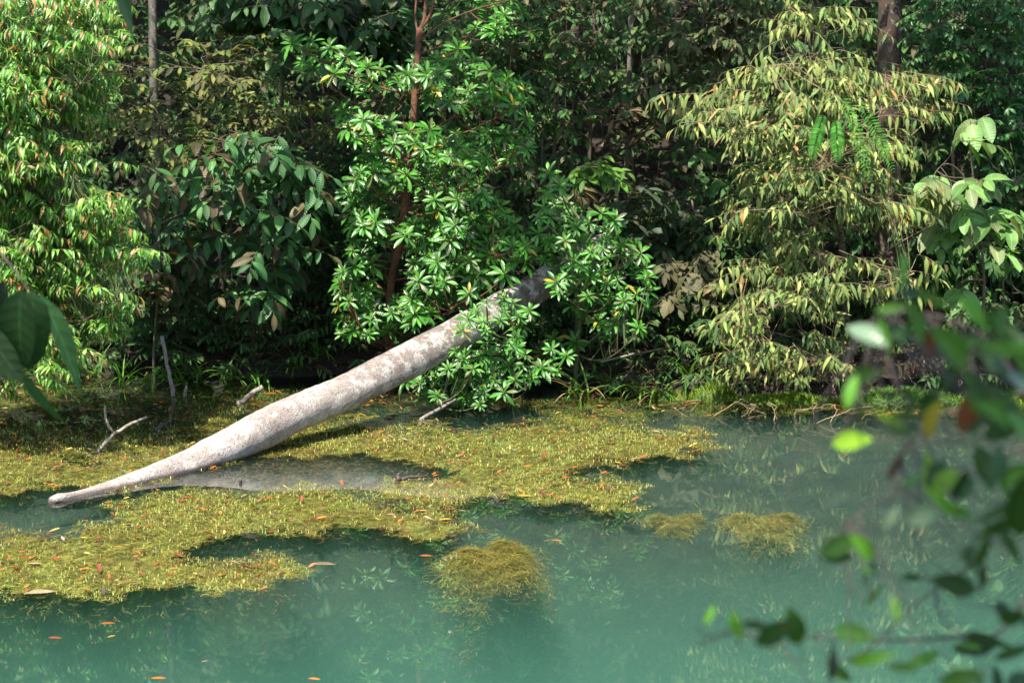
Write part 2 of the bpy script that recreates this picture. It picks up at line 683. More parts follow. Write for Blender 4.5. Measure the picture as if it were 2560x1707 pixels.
def ground_z(x, y):
    s = shore(x) + 0.18 * noise.noise(Vector((x * 0.9, 3.1, 0))) + 0.06 * noise.noise(Vector((x * 4, 9.1, 0)))
    d = y - s
    if d > 0:
        lip = 0.20 * (1 - math.exp(-d * 7))
        z = lip + 0.16 * d + 0.36 * max(0, d - 0.9)
        if d > 9:
            z += 0.1 * (d - 9)
        z += (0.10 * noise.noise(Vector((x * 1.3, y * 1.3, 0))) + 0.04 * noise.noise(Vector((x * 5, y * 5, 2)))) * min(1, d * 2)
    else:
        # a weedy shelf reaches out from the bank, then the bed drops to the open pool
        edge = 15.2 - 0.5 * math.exp(-((x + 3) / 2.0) ** 2) + 0.35 * noise.noise(Vector((x * 0.7, 5.5, 0)))
        drop = min(1.0, max(0.0, (edge - y) / 1.8))
        drop = drop * drop * (3 - 2 * drop)
        bed = -0.22 - 0.07 * noise.noise(Vector((x * 1.5, y * 1.5, 0)))
        z = max(0.35 * d - 0.03, bed) - 2.8 * drop
        near = 6.5 - y
        if near > 0:
            z = max(z, min(2.4, -0.05 + 0.42 * near))
        for sx in (-1, 1):
            e = sx * x - 34
            if e > 0:
                z = max(z, min(3, 0.3 * e))
    return z


xs = sorted(set([round(-80 + 4 * i, 3) for i in range(41)] + [round(-8 + 0.11 * i, 3) for i in range(146)]))
ys = sorted(set([round(-14 + 1.5 * i, 3) for i in range(55)] + [round(12 + 0.25 * i, 3) for i in range(26)] + [round(18.5 + 0.11 * i, 3) for i in range(70)]))
V = [(x, y, ground_z(x, y)) for y in ys for x in xs]
nx = len(xs)
F = [(j * nx + i, j * nx + i + 1, (j + 1) * nx + i + 1, (j + 1) * nx + i) for j in range(len(ys) - 1) for i in range(nx - 1)]
me = mesh_np('ground', V, F, M_GROUND)
me.materials.append(M_FLOOR)
Vz = np.array(V)[:, 2]
mi = np.array([1 if max(Vz[list(f)]) < 0.0 else 0 for f in F], np.int32)
me.polygons.foreach_set('material_index', mi)
o = link('ground', me)
o['kind'] = 'structure'

# water: closed body, its top the pond surface
wb = (-48.0, 48.0, 3.0, 27.0, -4.5, 0.0)
x0, x1, y0, y1, z0, z1 = wb
me = bpy.data.meshes.new('water')
me.from_pydata([(x0, y0, z0), (x1, y0, z0), (x1, y1, z0), (x0, y1, z0), (x0, y0, z1), (x1, y0, z1), (x1, y1, z1), (x0, y1, z1)], [],
               [(3, 2, 1, 0), (4, 5, 6, 7), (0, 1, 5, 4), (1, 2, 6, 5), (2, 3, 7, 6), (3, 0, 4, 7)])
me.materials.append(M_WATER)
o = link('water', me)
o['kind'] = 'structure'

# ------------------------------------------------------------------ floating weed
K = 2560 / 2352.0


def dpoly(pts):
    out = []
    for a, b in pts:
        w = PW(a * K, b * K)
        out.append((w.x, w.y))
    return out


MAT_OUT = dpoly([(-300, 1392), (0, 1383), (120, 1368), (250, 1372), (350, 1350), (480, 1366), (600, 1340), (690, 1318), (705, 1298), (680, 1283),
                 (600, 1272), (480, 1280), (438, 1265), (450, 1240), (600, 1228), (760, 1220), (900, 1213), (872, 1232), (1000, 1240),
                 (1090, 1224), (1108, 1206), (1050, 1188), (1008, 1168), (1060, 1155), (1180, 1145), (1300, 1160), (1450, 1172),
                 (1478, 1140), (1460, 1105), (1350, 1095), (1338, 1080), (1400, 1065), (1550, 1052), (1635, 1028), (1648, 1005),
                 (1590, 985), (1500, 976), (1480, 955), (1700, 950), (1900, 948), (2352, 960), (2700, 965), (2700, 905), (2352, 912), (1900, 905), (1500, 905), (1250, 912), (900, 905),
                 (500, 872), (0, 862), (-300, 860)])
HOLES = [dpoly([(-200, 1140), (0, 1138), (60, 1122), (130, 1118), (200, 1135), (420, 1095), (560, 1055), (700, 1045), (860, 1050), (960, 1062), (1000, 1075), (960, 1092), (880, 1106),
                (620, 1122), (420, 1124), (240, 1152), (260, 1180), (220, 1202), (100, 1215), (0, 1208), (-200, 1205)]),
         dpoly([(520, 950), (640, 940), (660, 955), (560, 962)]), dpoly([(1000, 940), (1180, 925), (1240, 960), (1100, 985), (1010, 965)])]


def mat_mask(x, y):
    """1 inside the mat with a ragged edge"""
    wx = x + 0.10 * np.sin(y * 9 + 3 * np.sin(x * 4)) + 0.05 * np.sin(y * 23 + x * 7)
    wy = y + 0.12 * np.sin(x * 7 + 2 * np.sin(y * 3)) + 0.06 * np.sin(x * 19 + y * 5)
    m = inpoly_np(wx, wy, MAT_OUT)
    for hp in HOLES:
        m &= ~inpoly_np(wx, wy, hp)
    return m


def patchy(x, y):
    v = np.sin(x * 2.1 + 1.3 * np.sin(y * 1.7)) + np.sin(y * 2.9 + 1.1 * np.sin(x * 2.3 + 1)) + 0.7 * np.sin(x * 6.1 + y * 4.3) + 0.5 * np.sin(x * 13 - y * 11)
    return v / 3.2


def scatter(n):
    x = np.random.uniform(-6.3, 7.0, n)
    y = np.random.uniform(12.3, 21.6, n)
    k = mat_mask(x, y)
    return x[k], y[k]


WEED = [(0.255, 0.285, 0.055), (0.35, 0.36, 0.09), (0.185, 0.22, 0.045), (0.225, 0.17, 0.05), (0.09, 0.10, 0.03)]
WEED_SH = [(0.09, 0.15, 0.02), (0.12, 0.17, 0.03), (0.07, 0.10, 0.02), (0.10, 0.09, 0.02)]  # weed colours with the far shore's shade painted in

# drowned sheet of the mat: uneven, just under the surface, so dark water shows in its hollows
gx = np.arange(-6.4, 7.0, 0.05)
gy = np.arange(12.3, 21.7, 0.07)
GX, GY = np.meshgrid(gx, gy)
inside = mat_mask(GX, GY)
for dx, dy in ((0.06, 0), (-0.06, 0), (0, 0.09), (0, -0.09)):
    inside &= mat_mask(GX + dx, GY + dy)
GZ = -0.022 + 0.013 * patchy(GX * 1.7, GY * 1.7) + np.random.uniform(-0.006, 0.006, GX.shape)
GZ -= np.clip((GY - 19.0) * 0.02, 0, 0.05)
idx = -np.ones(GX.shape, int)
sel = inside & (patchy(GX * 1.3 + 7, GY * 1.6) > -0.62) & ~((GY > 18.7) & (patchy(GX * 1.1, GY * 2.2) < 0.05))
idx[sel] = np.arange(sel.sum())
q = (idx[:-1, :-1] >= 0) & (idx[1:, :-1] >= 0) & (idx[:-1, 1:] >= 0) & (idx[1:, 1:] >= 0)
Fq = np.stack([idx[:-1, :-1][q], idx[:-1, 1:][q], idx[1:, 1:][q], idx[1:, :-1][q]], 1)
Vq = np.stack([GX[sel], GY[sel], GZ[sel]], 1)
cc = np.array(WEED)[np.random.randint(0, 5, len(Vq))] * 0.75
weed_root = thing('floating_weed', 'yellow green mat of water weed floating around the fallen log', 'water weed', (0, 17, 0))
link('weed_mat', mesh_np('weed_mat', Vq, Fq, M_WEED, Vq[:, :2] * 0, cc), weed_root, 'stuff')


def strips(x, y, z, ang, L, W, tilt, col, bend=0.0):
    """n thin strands of two quads each"""
    n = len(x)
    dx, dy = np.cos(ang), np.sin(ang)
    c, s = np.cos(tilt), np.sin(tilt)
    px, py = -dy, dx
    V = np.zeros((n, 6, 3), np.float32)
    for i, t in enumerate((0, 0.5, 1.0)):
        bx = x + dx * c * L * t + px * bend * L * (t * (1 - t)) * 4
        by = y + dy * c * L * t + py * bend * L * (t * (1 - t)) * 4
        bz = z + s * L * t
        w = W * (1.0, 0.9, 0.35)[i] * 0.5
        V[:, 2 * i] = np.stack([bx - px * w, by - py * w, bz], 1)
        V[:, 2 * i + 1] = np.stack([bx + px * w, by + py * w, bz], 1)
    f = np.array([(0, 1, 3, 2), (2, 3, 5, 4)])
    Fa = (f[None] + (np.arange(n) * 6)[:, None, None]).reshape(-1, 4)
    return V.reshape(-1, 3), Fa, np.repeat(col, 6, axis=0)


# strands lying in the surface
x, y = scatter(300000)
keep = np.random.rand(len(x)) < np.clip(0.75 + 0.5 * patchy(x, y) - np.clip((y - 18.6) * 0.22, 0, 0.6) * (x < 1.0), 0.06, 1)
x, y = x[keep], y[keep]
n = len(x)
shade = (y + np.random.normal(0, 0.5, n)) > 18.9  # far strands get the darker palette in place of real shade
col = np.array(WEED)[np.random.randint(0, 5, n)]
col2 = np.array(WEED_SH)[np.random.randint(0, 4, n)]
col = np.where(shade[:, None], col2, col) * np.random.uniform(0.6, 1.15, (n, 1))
rust = np.clip(patchy(x * 0.8 + 5, y * 0.8 + 2) * 1.6 - 0.1, 0, 0.65)[:, None]
col = col * (1 - rust) + np.array([(0.17, 0.12, 0.035)]) * rust
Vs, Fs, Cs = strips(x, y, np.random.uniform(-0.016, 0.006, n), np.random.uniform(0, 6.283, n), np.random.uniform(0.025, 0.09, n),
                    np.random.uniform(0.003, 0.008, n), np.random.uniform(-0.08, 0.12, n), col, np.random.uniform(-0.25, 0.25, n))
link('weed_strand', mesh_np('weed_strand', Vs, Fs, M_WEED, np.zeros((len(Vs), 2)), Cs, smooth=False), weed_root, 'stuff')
# upright sprouts that stand out of the water
x, y = scatter(260000)
keep = np.random.rand(len(x)) < np.clip(0.42 + 0.6 * patchy(x + 3, y) - np.clip((y - 18.8) * 0.25, 0, 0.3), 0.02, 1)
x, y = x[keep], y[keep]
n = len(x)
shade = (y + np.random.normal(0, 0.5, n)) > 18.9  # far sprouts likewise, shade put into their colour
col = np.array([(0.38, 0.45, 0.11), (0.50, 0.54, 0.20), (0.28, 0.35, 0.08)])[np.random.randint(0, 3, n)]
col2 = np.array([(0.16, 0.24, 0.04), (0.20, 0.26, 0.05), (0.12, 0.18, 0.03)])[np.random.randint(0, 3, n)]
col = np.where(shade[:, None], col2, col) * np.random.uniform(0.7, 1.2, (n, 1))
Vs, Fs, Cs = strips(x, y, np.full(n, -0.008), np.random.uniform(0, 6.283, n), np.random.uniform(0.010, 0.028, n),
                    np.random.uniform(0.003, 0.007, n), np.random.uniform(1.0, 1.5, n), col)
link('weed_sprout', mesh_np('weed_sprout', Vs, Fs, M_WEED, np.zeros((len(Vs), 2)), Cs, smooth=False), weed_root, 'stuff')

# skirt of drowned strands that hangs under the mat's edge
x, y = scatter(60000)
x2, y2 = x + np.random.normal(0, 0.11, len(x)), y - np.abs(np.random.normal(0, 0.14, len(x)))
k = ~mat_mask(x2, y2) & (y2 < 18.3)
x, y = x2[k], y2[k]
n = len(x)
col = np.array(WEED)[np.random.randint(0, 5, n)] * np.array([(0.95, 0.8, 0.9)]) * np.random.uniform(0.6, 1.1, (n, 1))
Vs, Fs, Cs = strips(x, y, np.random.uniform(-0.13, -0.008, n), np.random.uniform(0, 6.283, n), np.random.uniform(0.03, 0.10, n), np.random.uniform(0.003, 0.007, n),
                    np.random.uniform(-0.3, 0.1, n), col, np.random.uniform(-0.3, 0.3, n))
link('weed_skirt', mesh_np('weed_skirt', Vs, Fs, M_WEED, np.zeros((len(Vs), 2)), Cs, smooth=False), weed_root, 'stuff')

# sparse drowned strands in the clear strip beside the log
x = np.random.uniform(-5, 1.5, 60000)
y = np.random.uniform(14.5, 19, 60000)
k = inpoly_np(x, y, HOLES[0]) & (x > -2.6) & (np.random.rand(60000) < np.clip(0.45 + 0.5 * patchy(x * 1.4, y * 1.4), 0.05, 1))
x, y = x[k], y[k]
n = len(x)
col = np.array([(0.20, 0.15, 0.07), (0.16, 0.13, 0.055), (0.24, 0.19, 0.10)])[np.random.randint(0, 3, n)] * np.random.uniform(0.6, 1.1, (n, 1))
Vs, Fs, Cs = strips(x, y, np.random.uniform(-0.10, -0.015, n), np.random.uniform(0, 6.283, n), np.random.uniform(0.03, 0.10, n), np.random.uniform(0.003, 0.007, n),
                    np.random.uniform(-0.2, 0.1, n), col, np.random.uniform(-0.3, 0.3, n))
link('drowned_strand', mesh_np('drowned_strand', Vs, Fs, M_WEED, np.zeros((len(Vs), 2)), Cs, smooth=False), weed_root, 'stuff')

# drowned feathery clumps in the open water
CLUMP = [(0.26, 0.24, 0.05), (0.20, 0.195, 0.045), (0.32, 0.28, 0.075), (0.14, 0.13, 0.035)]


def clump(px, py, rx, ry, top, deep, n, label):
    c = PW(px, py, top - 0.08)
    t = thing('weed_clump', label, 'water weed', (c.x, c.y, -0.1), 'drowned weed clumps in the open water')
    u = np.random.normal(0, 0.46, (n, 2))
    u = u[np.hypot(u[:, 0], u[:, 1]) < 1.35]
    n = len(u)
    r = np.hypot(u[:, 0], u[:, 1])
    lump = 0.5 + 0.5 * np.sin(u[:, 0] * 6 + 1.7 * np.sin(u[:, 1] * 5)) * np.sin(u[:, 1] * 7)
    wob = 1 + 0.42 * np.sin(3 * np.arctan2(u[:, 1], u[:, 0]) + px) + 0.15 * np.sin(7 * np.arctan2(u[:, 1], u[:, 0]) + py)
    rw = r / wob
    z = top - deep * np.clip(rw - 0.42, 0, 2) ** 1.1 * np.random.uniform(0.2, 1.4, n) - np.random.uniform(0, 0.05, n) - 0.06 * lump
    col = np.array(CLUMP)[np.random.randint(0, 4, n)] * np.random.uniform(0.6, 1.2, (n, 1))
    ang = np.arctan2(u[:, 1], u[:, 0]) + np.random.normal(0, 1.3, n)
    Vs, Fs, Cs = strips(c.x + u[:, 0] * rx, c.y + u[:, 1] * ry, z, ang, np.random.uniform(0.04, 0.10, n), np.random.uniform(0.003, 0.007, n),
                        np.random.uniform(-0.3, 0.08, n), col, np.random.uniform(-0.4, 0.4, n))
    Vs[:, 2] = np.minimum(Vs[:, 2], 0.008 + 0.0 * Vs[:, 2])
    link('weed_strand', mesh_np('weed_strand', Vs, Fs, M_WEED, np.zeros((len(Vs), 2)), Cs, smooth=False), t, 'stuff')


clump(1230, 1400, 0.36, 0.52, 0.012, 0.26, 15000, 'feathery olive weed clump breaking the surface in front of the mat, below the log')
clump(1690, 1312, 0.28, 0.36, -0.11, 0.34, 6000, 'murky brown weed clump sunk deepest, between the mat and the yellow clump')
clump(1910, 1312, 0.36, 0.40, -0.06, 0.36, 9000, 'yellowish feathery weed clump under water at the right of the pool')

# ------------------------------------------------------------------ the fallen log
LOGC = [(130, 1254, 15.66, 0.045), (150, 1251, 15.72, 0.060), (196, 1249, 15.88, 0.074), (250, 1235, 16.06, 0.086), (312, 1218, 16.27, 0.098), (430, 1182, 16.72, 0.136), (540, 1132, 17.12, 0.153),
        (650, 1077, 17.5, 0.168), (710, 1045, 17.72, 0.168), (780, 1016, 18.0, 0.168), (860, 983, 18.3, 0.170), (950, 938, 18.65, 0.172), (1050, 886, 19.0, 0.173), (1150, 832, 19.4, 0.170),
        (1250, 774, 19.8, 0.165), (1350, 714, 20.25, 0.155), (1440, 655, 20.8, 0.15), (1530, 610, 21.8, 0.15), (1590, 600, 23.2, 0.17)]


def catmull(pts, n=4):
    out = []
    for i in range(len(pts) - 1):
        p0, p1, p2, p3 = pts[max(i - 1, 0)], pts[i], pts[i + 1], pts[min(i + 2, len(pts) - 1)]
        for k in range(n):
            t = k / n
            out.append(tuple(0.5 * ((2 * b) + (-a + c) * t + (2 * a - 5 * b + 4 * c - d) * t * t + (-a + 3 * b - 3 * c + d) * t ** 3)
                             for a, b, c, d in zip(p0, p1, p2, p3)))
    out.append(tuple(pts[-1]))
    return out


lp = []
for a, b, D, r in LOGC:
    q = P(a, b, D)
    lp.append((q.x, q.y, q.z, r))
lp = catmull(lp, 7)
log = thing('fallen_log', 'long pale lichen spotted fallen tree trunk lying from the bank into the pond', 'log', (lp[0][0], lp[0][1], 0))
NS = 48
Vl, Fl = [], []
m_ = len(lp)
for i, (x, y, z, r) in enumerate(lp):
    a, b = lp[max(i - 1, 0)], lp[min(i + 1, m_ - 1)]
    t = Vector((b[0] - a[0], b[1] - a[1], b[2] - a[2])).normalized()
    sx = t.cross(Vector((0, 0, 1))).normalized()
    uz = sx.cross(t)
    for k in range(NS):
        th = 2 * math.pi * k / NS
        w = sx * math.cos(th) + uz * math.sin(th)
        q = Vector((x, y, z))
        rr = r * (1 + 0.07 * noise.noise(q * 1.6 + w * 0.5) + 0.05 * noise.noise(q * 4 + w * 1.2)) + 0.006 * noise.noise(q * 18 + w * 4)
        Vl.append(q + w * rr)
for i in range(m_ - 1):
    for k in range(NS):
        k2 = (k + 1) % NS
        Fl.append((i * NS + k, i * NS + k2, (i + 1) * NS + k2, (i + 1) * NS + k))
c0 = len(Vl)
Vl.append(Vector(lp[0][:3]) + Vector((-0.03, -0.02, 0)))
Fl += [(c0, (k + 1) % NS, k, k) for k in range(NS)]
me = bpy.data.meshes.new('trunk')
me.from_pydata(Vl, [], [tuple(dict.fromkeys(f)) for f in Fl])
for p in me.polygons:
    p.use_smooth = True
me.materials.append(M_LOG)
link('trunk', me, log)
# broken bark plates near the tip
for (a, b, ln, wd) in ((268, 1217, 0.16, 0.035), (300, 1204, 0.12, 0.03), (240, 1228, 0.09, 0.022)):
    t = Tubes()
    D = 16.05 + (a - 240) * 0.0035
    p0 = P(a, b, D - 0.02)
    pts = [p0 + Vector((ln * (u - 0.5), 0.3 * ln * (u - 0.5), 0.03 * math.sin(u * 7))) + rvec(0.004) for u in (0, 0.2, 0.4, 0.6, 0.8, 1)]
    t.add(pts, [0.004, wd * 0.4, wd * 0.3, wd * 0.45, wd * 0.3, 0.004], 7, bump=0.5)
    o = t.build('bark_plate', M_DARKWOOD, log)
# root plate where it left the slope
t = Tubes()
e = Vector(lp[-1][:3])
for k in range(9):
    th = k * 0.7
    d = Vector((math.cos(th), 0.35, math.sin(th))).normalized()
    t.add([e, e + d * 0.3, e + d * 0.55 + rvec(0.06), e + d * 0.8 + rvec(0.12)], [0.11, 0.07, 0.04, 0.012], 7, bump=0.3)
t.build('root', M_BROWNBARK, log)

# ------------------------------------------------------------------ sticks in the water
def stick(label, cat, pts, radii, mat, extra=None, n=8):
    P0 = Vector(pts[0])
    t = Tubes()
    smooth = []
    for i in range(len(pts) - 1):
        for k in range(3):
            smooth.append((*(Vector(pts[i]).lerp(Vector(pts[i + 1]), k / 3) + rvec(0.003)), radii[i] + (radii[i + 1] - radii[i]) * k / 3))
    smooth.append((*pts[-1], radii[-1]))
    t.add([Vector(s[:3]) for s in smooth], [s[3] for s in smooth], n, bump=0.35)
    if extra:
        root = thing('dead_branch', label, cat, P0)
        t.build('stem', mat, root)
        for pp, rr in extra:
            s = Tubes()
            s.add([Vector(p) for p in pp], rr, n, bump=0.3)
            s.build('side_branch', mat, root)
        return root
    o = t.build('dead_branch', mat)
    return tag(o, label, cat)


def foot(px, py, dz=-0.12):
    w = PW(px, py)
    return Vector((w.x, w.y, dz))


w = PW(433, 990)
stick('upright grey dead stick standing out of the dark water at the back left', 'stick',
      [foot(435, 990), w, P(425, 945, w.y), P(415, 895, w.y + 0.02), P(404, 840, w.y + 0.04)], [0.022, 0.022, 0.020, 0.019, 0.017], M_DEAD)
w = PW(462, 990)
stick('short broken stub beside the upright grey stick', 'stick', [foot(461, 992), w, P(466, 964, w.y)], [0.022, 0.020, 0.012], M_DEAD)
w = PW(598, 1008)
stick('slanting grey branch end poking out behind the log', 'stick', [foot(590, 1015), w, P(628, 985, w.y + 0.03), P(657, 966, w.y + 0.06)], [0.03, 0.03, 0.028, 0.024], M_DEAD)
w = PW(242, 1130)
f0 = P(285, 1083, w.y + 0.08)
stick('forked tan dead branch rising from the weed left of the log', 'stick',
      [foot(236, 1138), w, f0, P(330, 1058, w.y + 0.16), P(368, 1042, w.y + 0.22)], [0.018, 0.018, 0.016, 0.014, 0.010], M_DEAD,
      extra=[([f0, P(272, 1065, w.y + 0.08), P(264, 1045, w.y + 0.1), P(261, 1012, w.y + 0.12)], [0.013, 0.012, 0.010, 0.008])])
w = PW(393, 1073)
stick('small dark wet stub lying in the weed right of the forked branch', 'stick', [foot(388, 1076, -0.03), P(400, 1066, w.y), P(422, 1057, w.y + 0.1)], [0.02, 0.022, 0.014], M_DARKWOOD)
w = PW(1052, 1048)
stick('grey branch slanting into the water under the glossy shrub', 'stick', [foot(1040, 1056), w, P(1100, 1020, w.y + 0.1), P(1140, 998, w.y + 0.2)], [0.02, 0.02, 0.018, 0.014], M_DEAD)
w = PW(993, 1204)
stick('little dark stump with a twig at its foot in front of the log', 'stick', [foot(990, 1212, -0.1), w, P(996, 1190, w.y), P(998, 1182, w.y)], [0.026, 0.024, 0.02, 0.012], M_DARKWOOD,
      extra=[([PW(1000, 1203) + Vector((0, 0, 0.01)), PW(1020, 1198) + Vector((0, 0, 0.02)), PW(1045, 1197) + Vector((0, 0, 0.02)), PW(1070, 1195) + Vector((0, 0, 0.012))], [0.014, 0.014, 0.012, 0.006])])
w = PW(602, 1207)
stick('tiny dark peg in the log reflection', 'stick', [foot(602, 1209, -0.08), w, P(603, 1197, w.y)], [0.014, 0.014, 0.009], M_DARKWOOD)
# long fallen branches lying along the bank at the right
w = PW(2000, 960)
stick('bare grey branch leaning over the dirt bank at the right', 'stick', [P(2190, 990, 19.9), P(2170, 955, 20.1), P(2120, 915, 20.3), P(2060, 890, 20.5)], [0.022, 0.02, 0.016, 0.01], M_DARKWOOD)
stick('dead stick propped across the grass right of the log', 'stick', [P(1500, 905, 20.3), P(1580, 885, 20.4), P(1670, 868, 20.5)], [0.012, 0.012, 0.008], M_DEAD)

# dry tendrils curling over the water at the right
VL = ['dry looping tendril over the dark water, leftmost of three', 'dry looping tendril over the dark water, middle of three', 'dry looping tendril over the dark water, rightmost of three']
for k, cx in enumerate((1745, 1905, 2060)):
    t = Tubes()
    for s in range(3):
        c = PW(cx + rnd(-45, 45), 1046 + rnd(-12, 12))
        pts = []
        a0, rr = rnd(0, 6), rnd(0.12, 0.28)
        for i in range(12):
            a = a0 + i * rnd(0.25, 0.4)
            pts.append(c + Vector((rr * math.cos(a) + 0.03 * i * (1 if s % 2 else -1), rr * 0.5 * math.sin(a), max(-0.02, 0.16 * math.sin(i * 0.28)))))
        t.add(pts, [0.0045 - 0.0002 * i for i in range(12)], 5, cap=False)
    tag(t.build('dry_vine', M_TANTWIG), VL[k], 'vine', 'dry tendrils at the bank')

# ------------------------------------------------------------------ plant building
def trunk_tube(t, pts, r0, r1, n=10, bumpy=0.15):
    pts = [tuple(p) + (0,) for p in pts]
    c = catmull(pts, 5)
    m = len(c)
    t.add([Vector(q[:3]) for q in c], [r0 + (r1 - r0) * i / (m - 1) for i in range(m)], n, bump=bumpy)
    return [Vector(q[:3]) for q in c]


def spray(B, T, base, d, L, nl, leaf, size, pal, droop=0.5, hang=0.3, spread=0.9, tw=0.004, tip=True, jit=0.13):
    """a twig with alternating leaves; hang pulls the leaves towards the ground"""
    d = d.normalized()
    side = d.cross(Vector((0, 0, 1)))
    if side.length < 0.05:
        side = Vector((1, 0, 0))
    side.normalize()
    roll = rnd(-0.5, 0.5)
    side = (Matrix.Rotation(roll, 3, d) @ side)
    pts = []
    p = base.copy()
    cur = d.copy()
    m = 6
    for i in range(m + 1):
        pts.append(p.copy())
        p = p + cur * (L / m)
        cur = (cur + Vector((0, 0, -droop / m)) + rvec(0.05)).normalized()
    if T is not None:
        T.add(pts, [tw * (1 - 0.7 * i / m) for i in range(m + 1)], 4, cap=False)
    for k in range(nl):
        f = (k + 0.6) / nl
        f = 0.12 + 0.88 * f
        x = f * m
        i = min(int(x), m - 1)
        q = pts[i].lerp(pts[i + 1], x - i)
        t = (pts[i + 1] - pts[i]).normalized()
        sg = (1 if k % 2 else -1)
        if tip and k == nl - 1:
            ld = t.copy()
        else:
            ld = t * rnd(0.35, 0.7) + side * sg * spread
        ld = ld + Vector((0, 0, -hang)) + rvec(jit)
        nn = side.cross(t) * (1 if side.cross(t).z > 0 else -1)
        nn = (nn + Vector((0, -0.35, 0.4)) + rvec(0.22))
        c = random.choice(pal)
        lf = random.choice(leaf)
        B.add(lf, q, ld, nn, size * rnd(0.7, 1.15) * (0.75 + 0.35 * math.sin(math.pi * min(1, f + 0.15))), c)


def sample_poly(poly, n):
    xs_ = [p[0] for p in poly]
    ys_ = [p[1] for p in poly]
    out = []
    while len(out) < n:
        x, y = rnd(min(xs_), max(xs_)), rnd(min(ys_), max(ys_))
        if inpoly(x, y, poly):
            out.append((x, y))
    return out


def near_pt(q, pool, up=0.0):
    best, bd = None, 1e9
    for p in pool:
        dz = p.z - q.z
        d = (p - q).length + (0.8 * dz if dz > 0 else 0) * up
        if d < bd:
            bd, best = d, p
    return best


def plant(name, label, cat, trunk, r0, r1, polys, depth, n, leaf, size, pal, mat, twigmat, barkmat, L=0.5, nl=9, droop=0.5, hang=0.3, spread=0.9,
          limbs=7, group=None, n_ind=300, face=0.7, up=0.15, tw=0.004, limb_r=0.014, dirx=0.7, jit=0.16, cx=None, clump=0, crad=45):
    """trunk: list of (px, py, D); polys: image regions where leaf sprays end; depth: (front, back) distance"""
    tp = [P(*q) for q in trunk]
    g = tp[0].copy()
    gz = ground_z(g.x, g.y)
    if g.z > gz:
        tp.insert(0, Vector((g.x, g.y, gz - 0.1)))
    root = thing(name, label, cat, tp[0], group)
    t = Tubes()
    pool = trunk_tube(t, tp, r0, r1)
    t.build('trunk', barkmat, root)
    pts = []
    if polys and not isinstance(polys[0][0], (tuple, list)):
        polys = [polys]
    areas = []
    for po in polys:
        a = 0
        for i in range(len(po)):
            a += po[i - 1][0] * po[i][1] - po[i][0] * po[i - 1][1]
        areas.append(abs(a))
    for po, a in zip(polys, areas):
        m = max(1, int(n * a / sum(areas)))
        if clump:
            cen = [(q, random.random() ** 0.8) for q in sample_poly(po, max(1, m // clump))]
            for i in range(m):
                (px, py), f = random.choice(cen)
                f = min(1.15, max(-0.1, f + random.gauss(0, 0.12)))
                pts.append(P(px + random.gauss(0, crad), py + random.gauss(0, crad * 0.44), depth[0] + (depth[1] - depth[0]) * f))
            continue
        for px, py in sample_poly(po, m):
            f = random.random() ** 0.8
            pts.append(P(px, py, depth[0] + (depth[1] - depth[0]) * f))
    mx_ = sum(p.x for p in pts) / len(pts) if cx is None else P(cx, 500, depth[1]).x
    pool = [p for p in pool]
    # limbs reach far ends of the crown
    far = []
    cand = pts[:]
    for k in range(min(limbs, len(cand))):
        best = max(cand, key=lambda p: min([(p - q).length for q in far] + [(p - near_pt(p, pool)).length]))
        far.append(best)
        cand.remove(best)
    lpool = []
    for e in far:
        s = near_pt(Vector((e.x, e.y, e.z - 0.5 * abs(e.x - mx_))), pool, 1.0)
        c = curve(s, e, -0.06, 10, 0.05)
        b = Tubes()
        b.add(c, [limb_r * (1 - 0.75 * i / 10) for i in range(11)], 6, bump=0.2)
        b.build('branch', barkmat if limb_r > 0.012 else twigmat, root)
        lpool += c[2:]
    pool += lpool
    B = Bunch()
    T = Tubes()
    for p in pts:
        out = Vector((p.x - mx_, 0, 0))
        if out.length > 0.01:
            out = out.normalized() * dirx * min(1, abs(p.x - mx_) * 1.4)
        d = out + Vector((rnd(-0.45, 0.45), -face * rnd(0.3, 1.2), up + rnd(-0.3, 0.3)))
        d.normalize()
        b = p - d * L * 0.6
        s = near_pt(b, pool, 0.6)
        if (s - b).length > 0.04:
            T.add(curve(s, b, 0.03, 5, 0.05), [tw * 1.4, tw * 1.3, tw * 1.2, tw * 1.1, tw, tw], 4, cap=False)
        spray(B, T, b, d, L * rnd(0.7, 1.25), nl, leaf, size, pal, droop, hang, spread, tw, jit=jit)
    if T.V:
        T.build('twigs', twigmat, root, 'stuff')
    B.emit(root, mat, n_ind)
    return root


G_BRIGHT = [(0.11, 0.28, 0.03), (0.15, 0.33, 0.04), (0.085, 0.24, 0.03), (0.22, 0.36, 0.06), (0.07, 0.20, 0.03)]
YOUNG = [(0.34, 0.13, 0.05), (0.40, 0.20, 0.07), (0.30, 0.22, 0.06)]

# left bush, sunlit, overhanging the pond
plant('sunlit_bush', 'bright sunlit bush with small drooping leaves and orange young tips, at the left edge', 'bush',
      [(-60, 1010, 18.6), (-30, 700, 18.3), (40, 350, 18.2), (90, -80, 18.2)], 0.06, 0.02,
      [[(-120, -60), (265, -60), (280, 60), (200, 170), (230, 300), (200, 420), (285, 520), (325, 620), (335, 720), (290, 800), (250, 860), (150, 870), (110, 960), (-120, 970)]],
      (17.0, 18.7), 2500, ['lance', 'lance_b', 'lance'], 0.115, G_BRIGHT * 4 + YOUNG, M_SUNNY, M_GREENTWIG, M_TWIG, L=0.3, nl=14, tw=0.002, droop=0.8, hang=0.6, spread=0.8, jit=0.4, clump=6, crad=36,
      limbs=10, face=0.9, dirx=0.9, cx=-150)

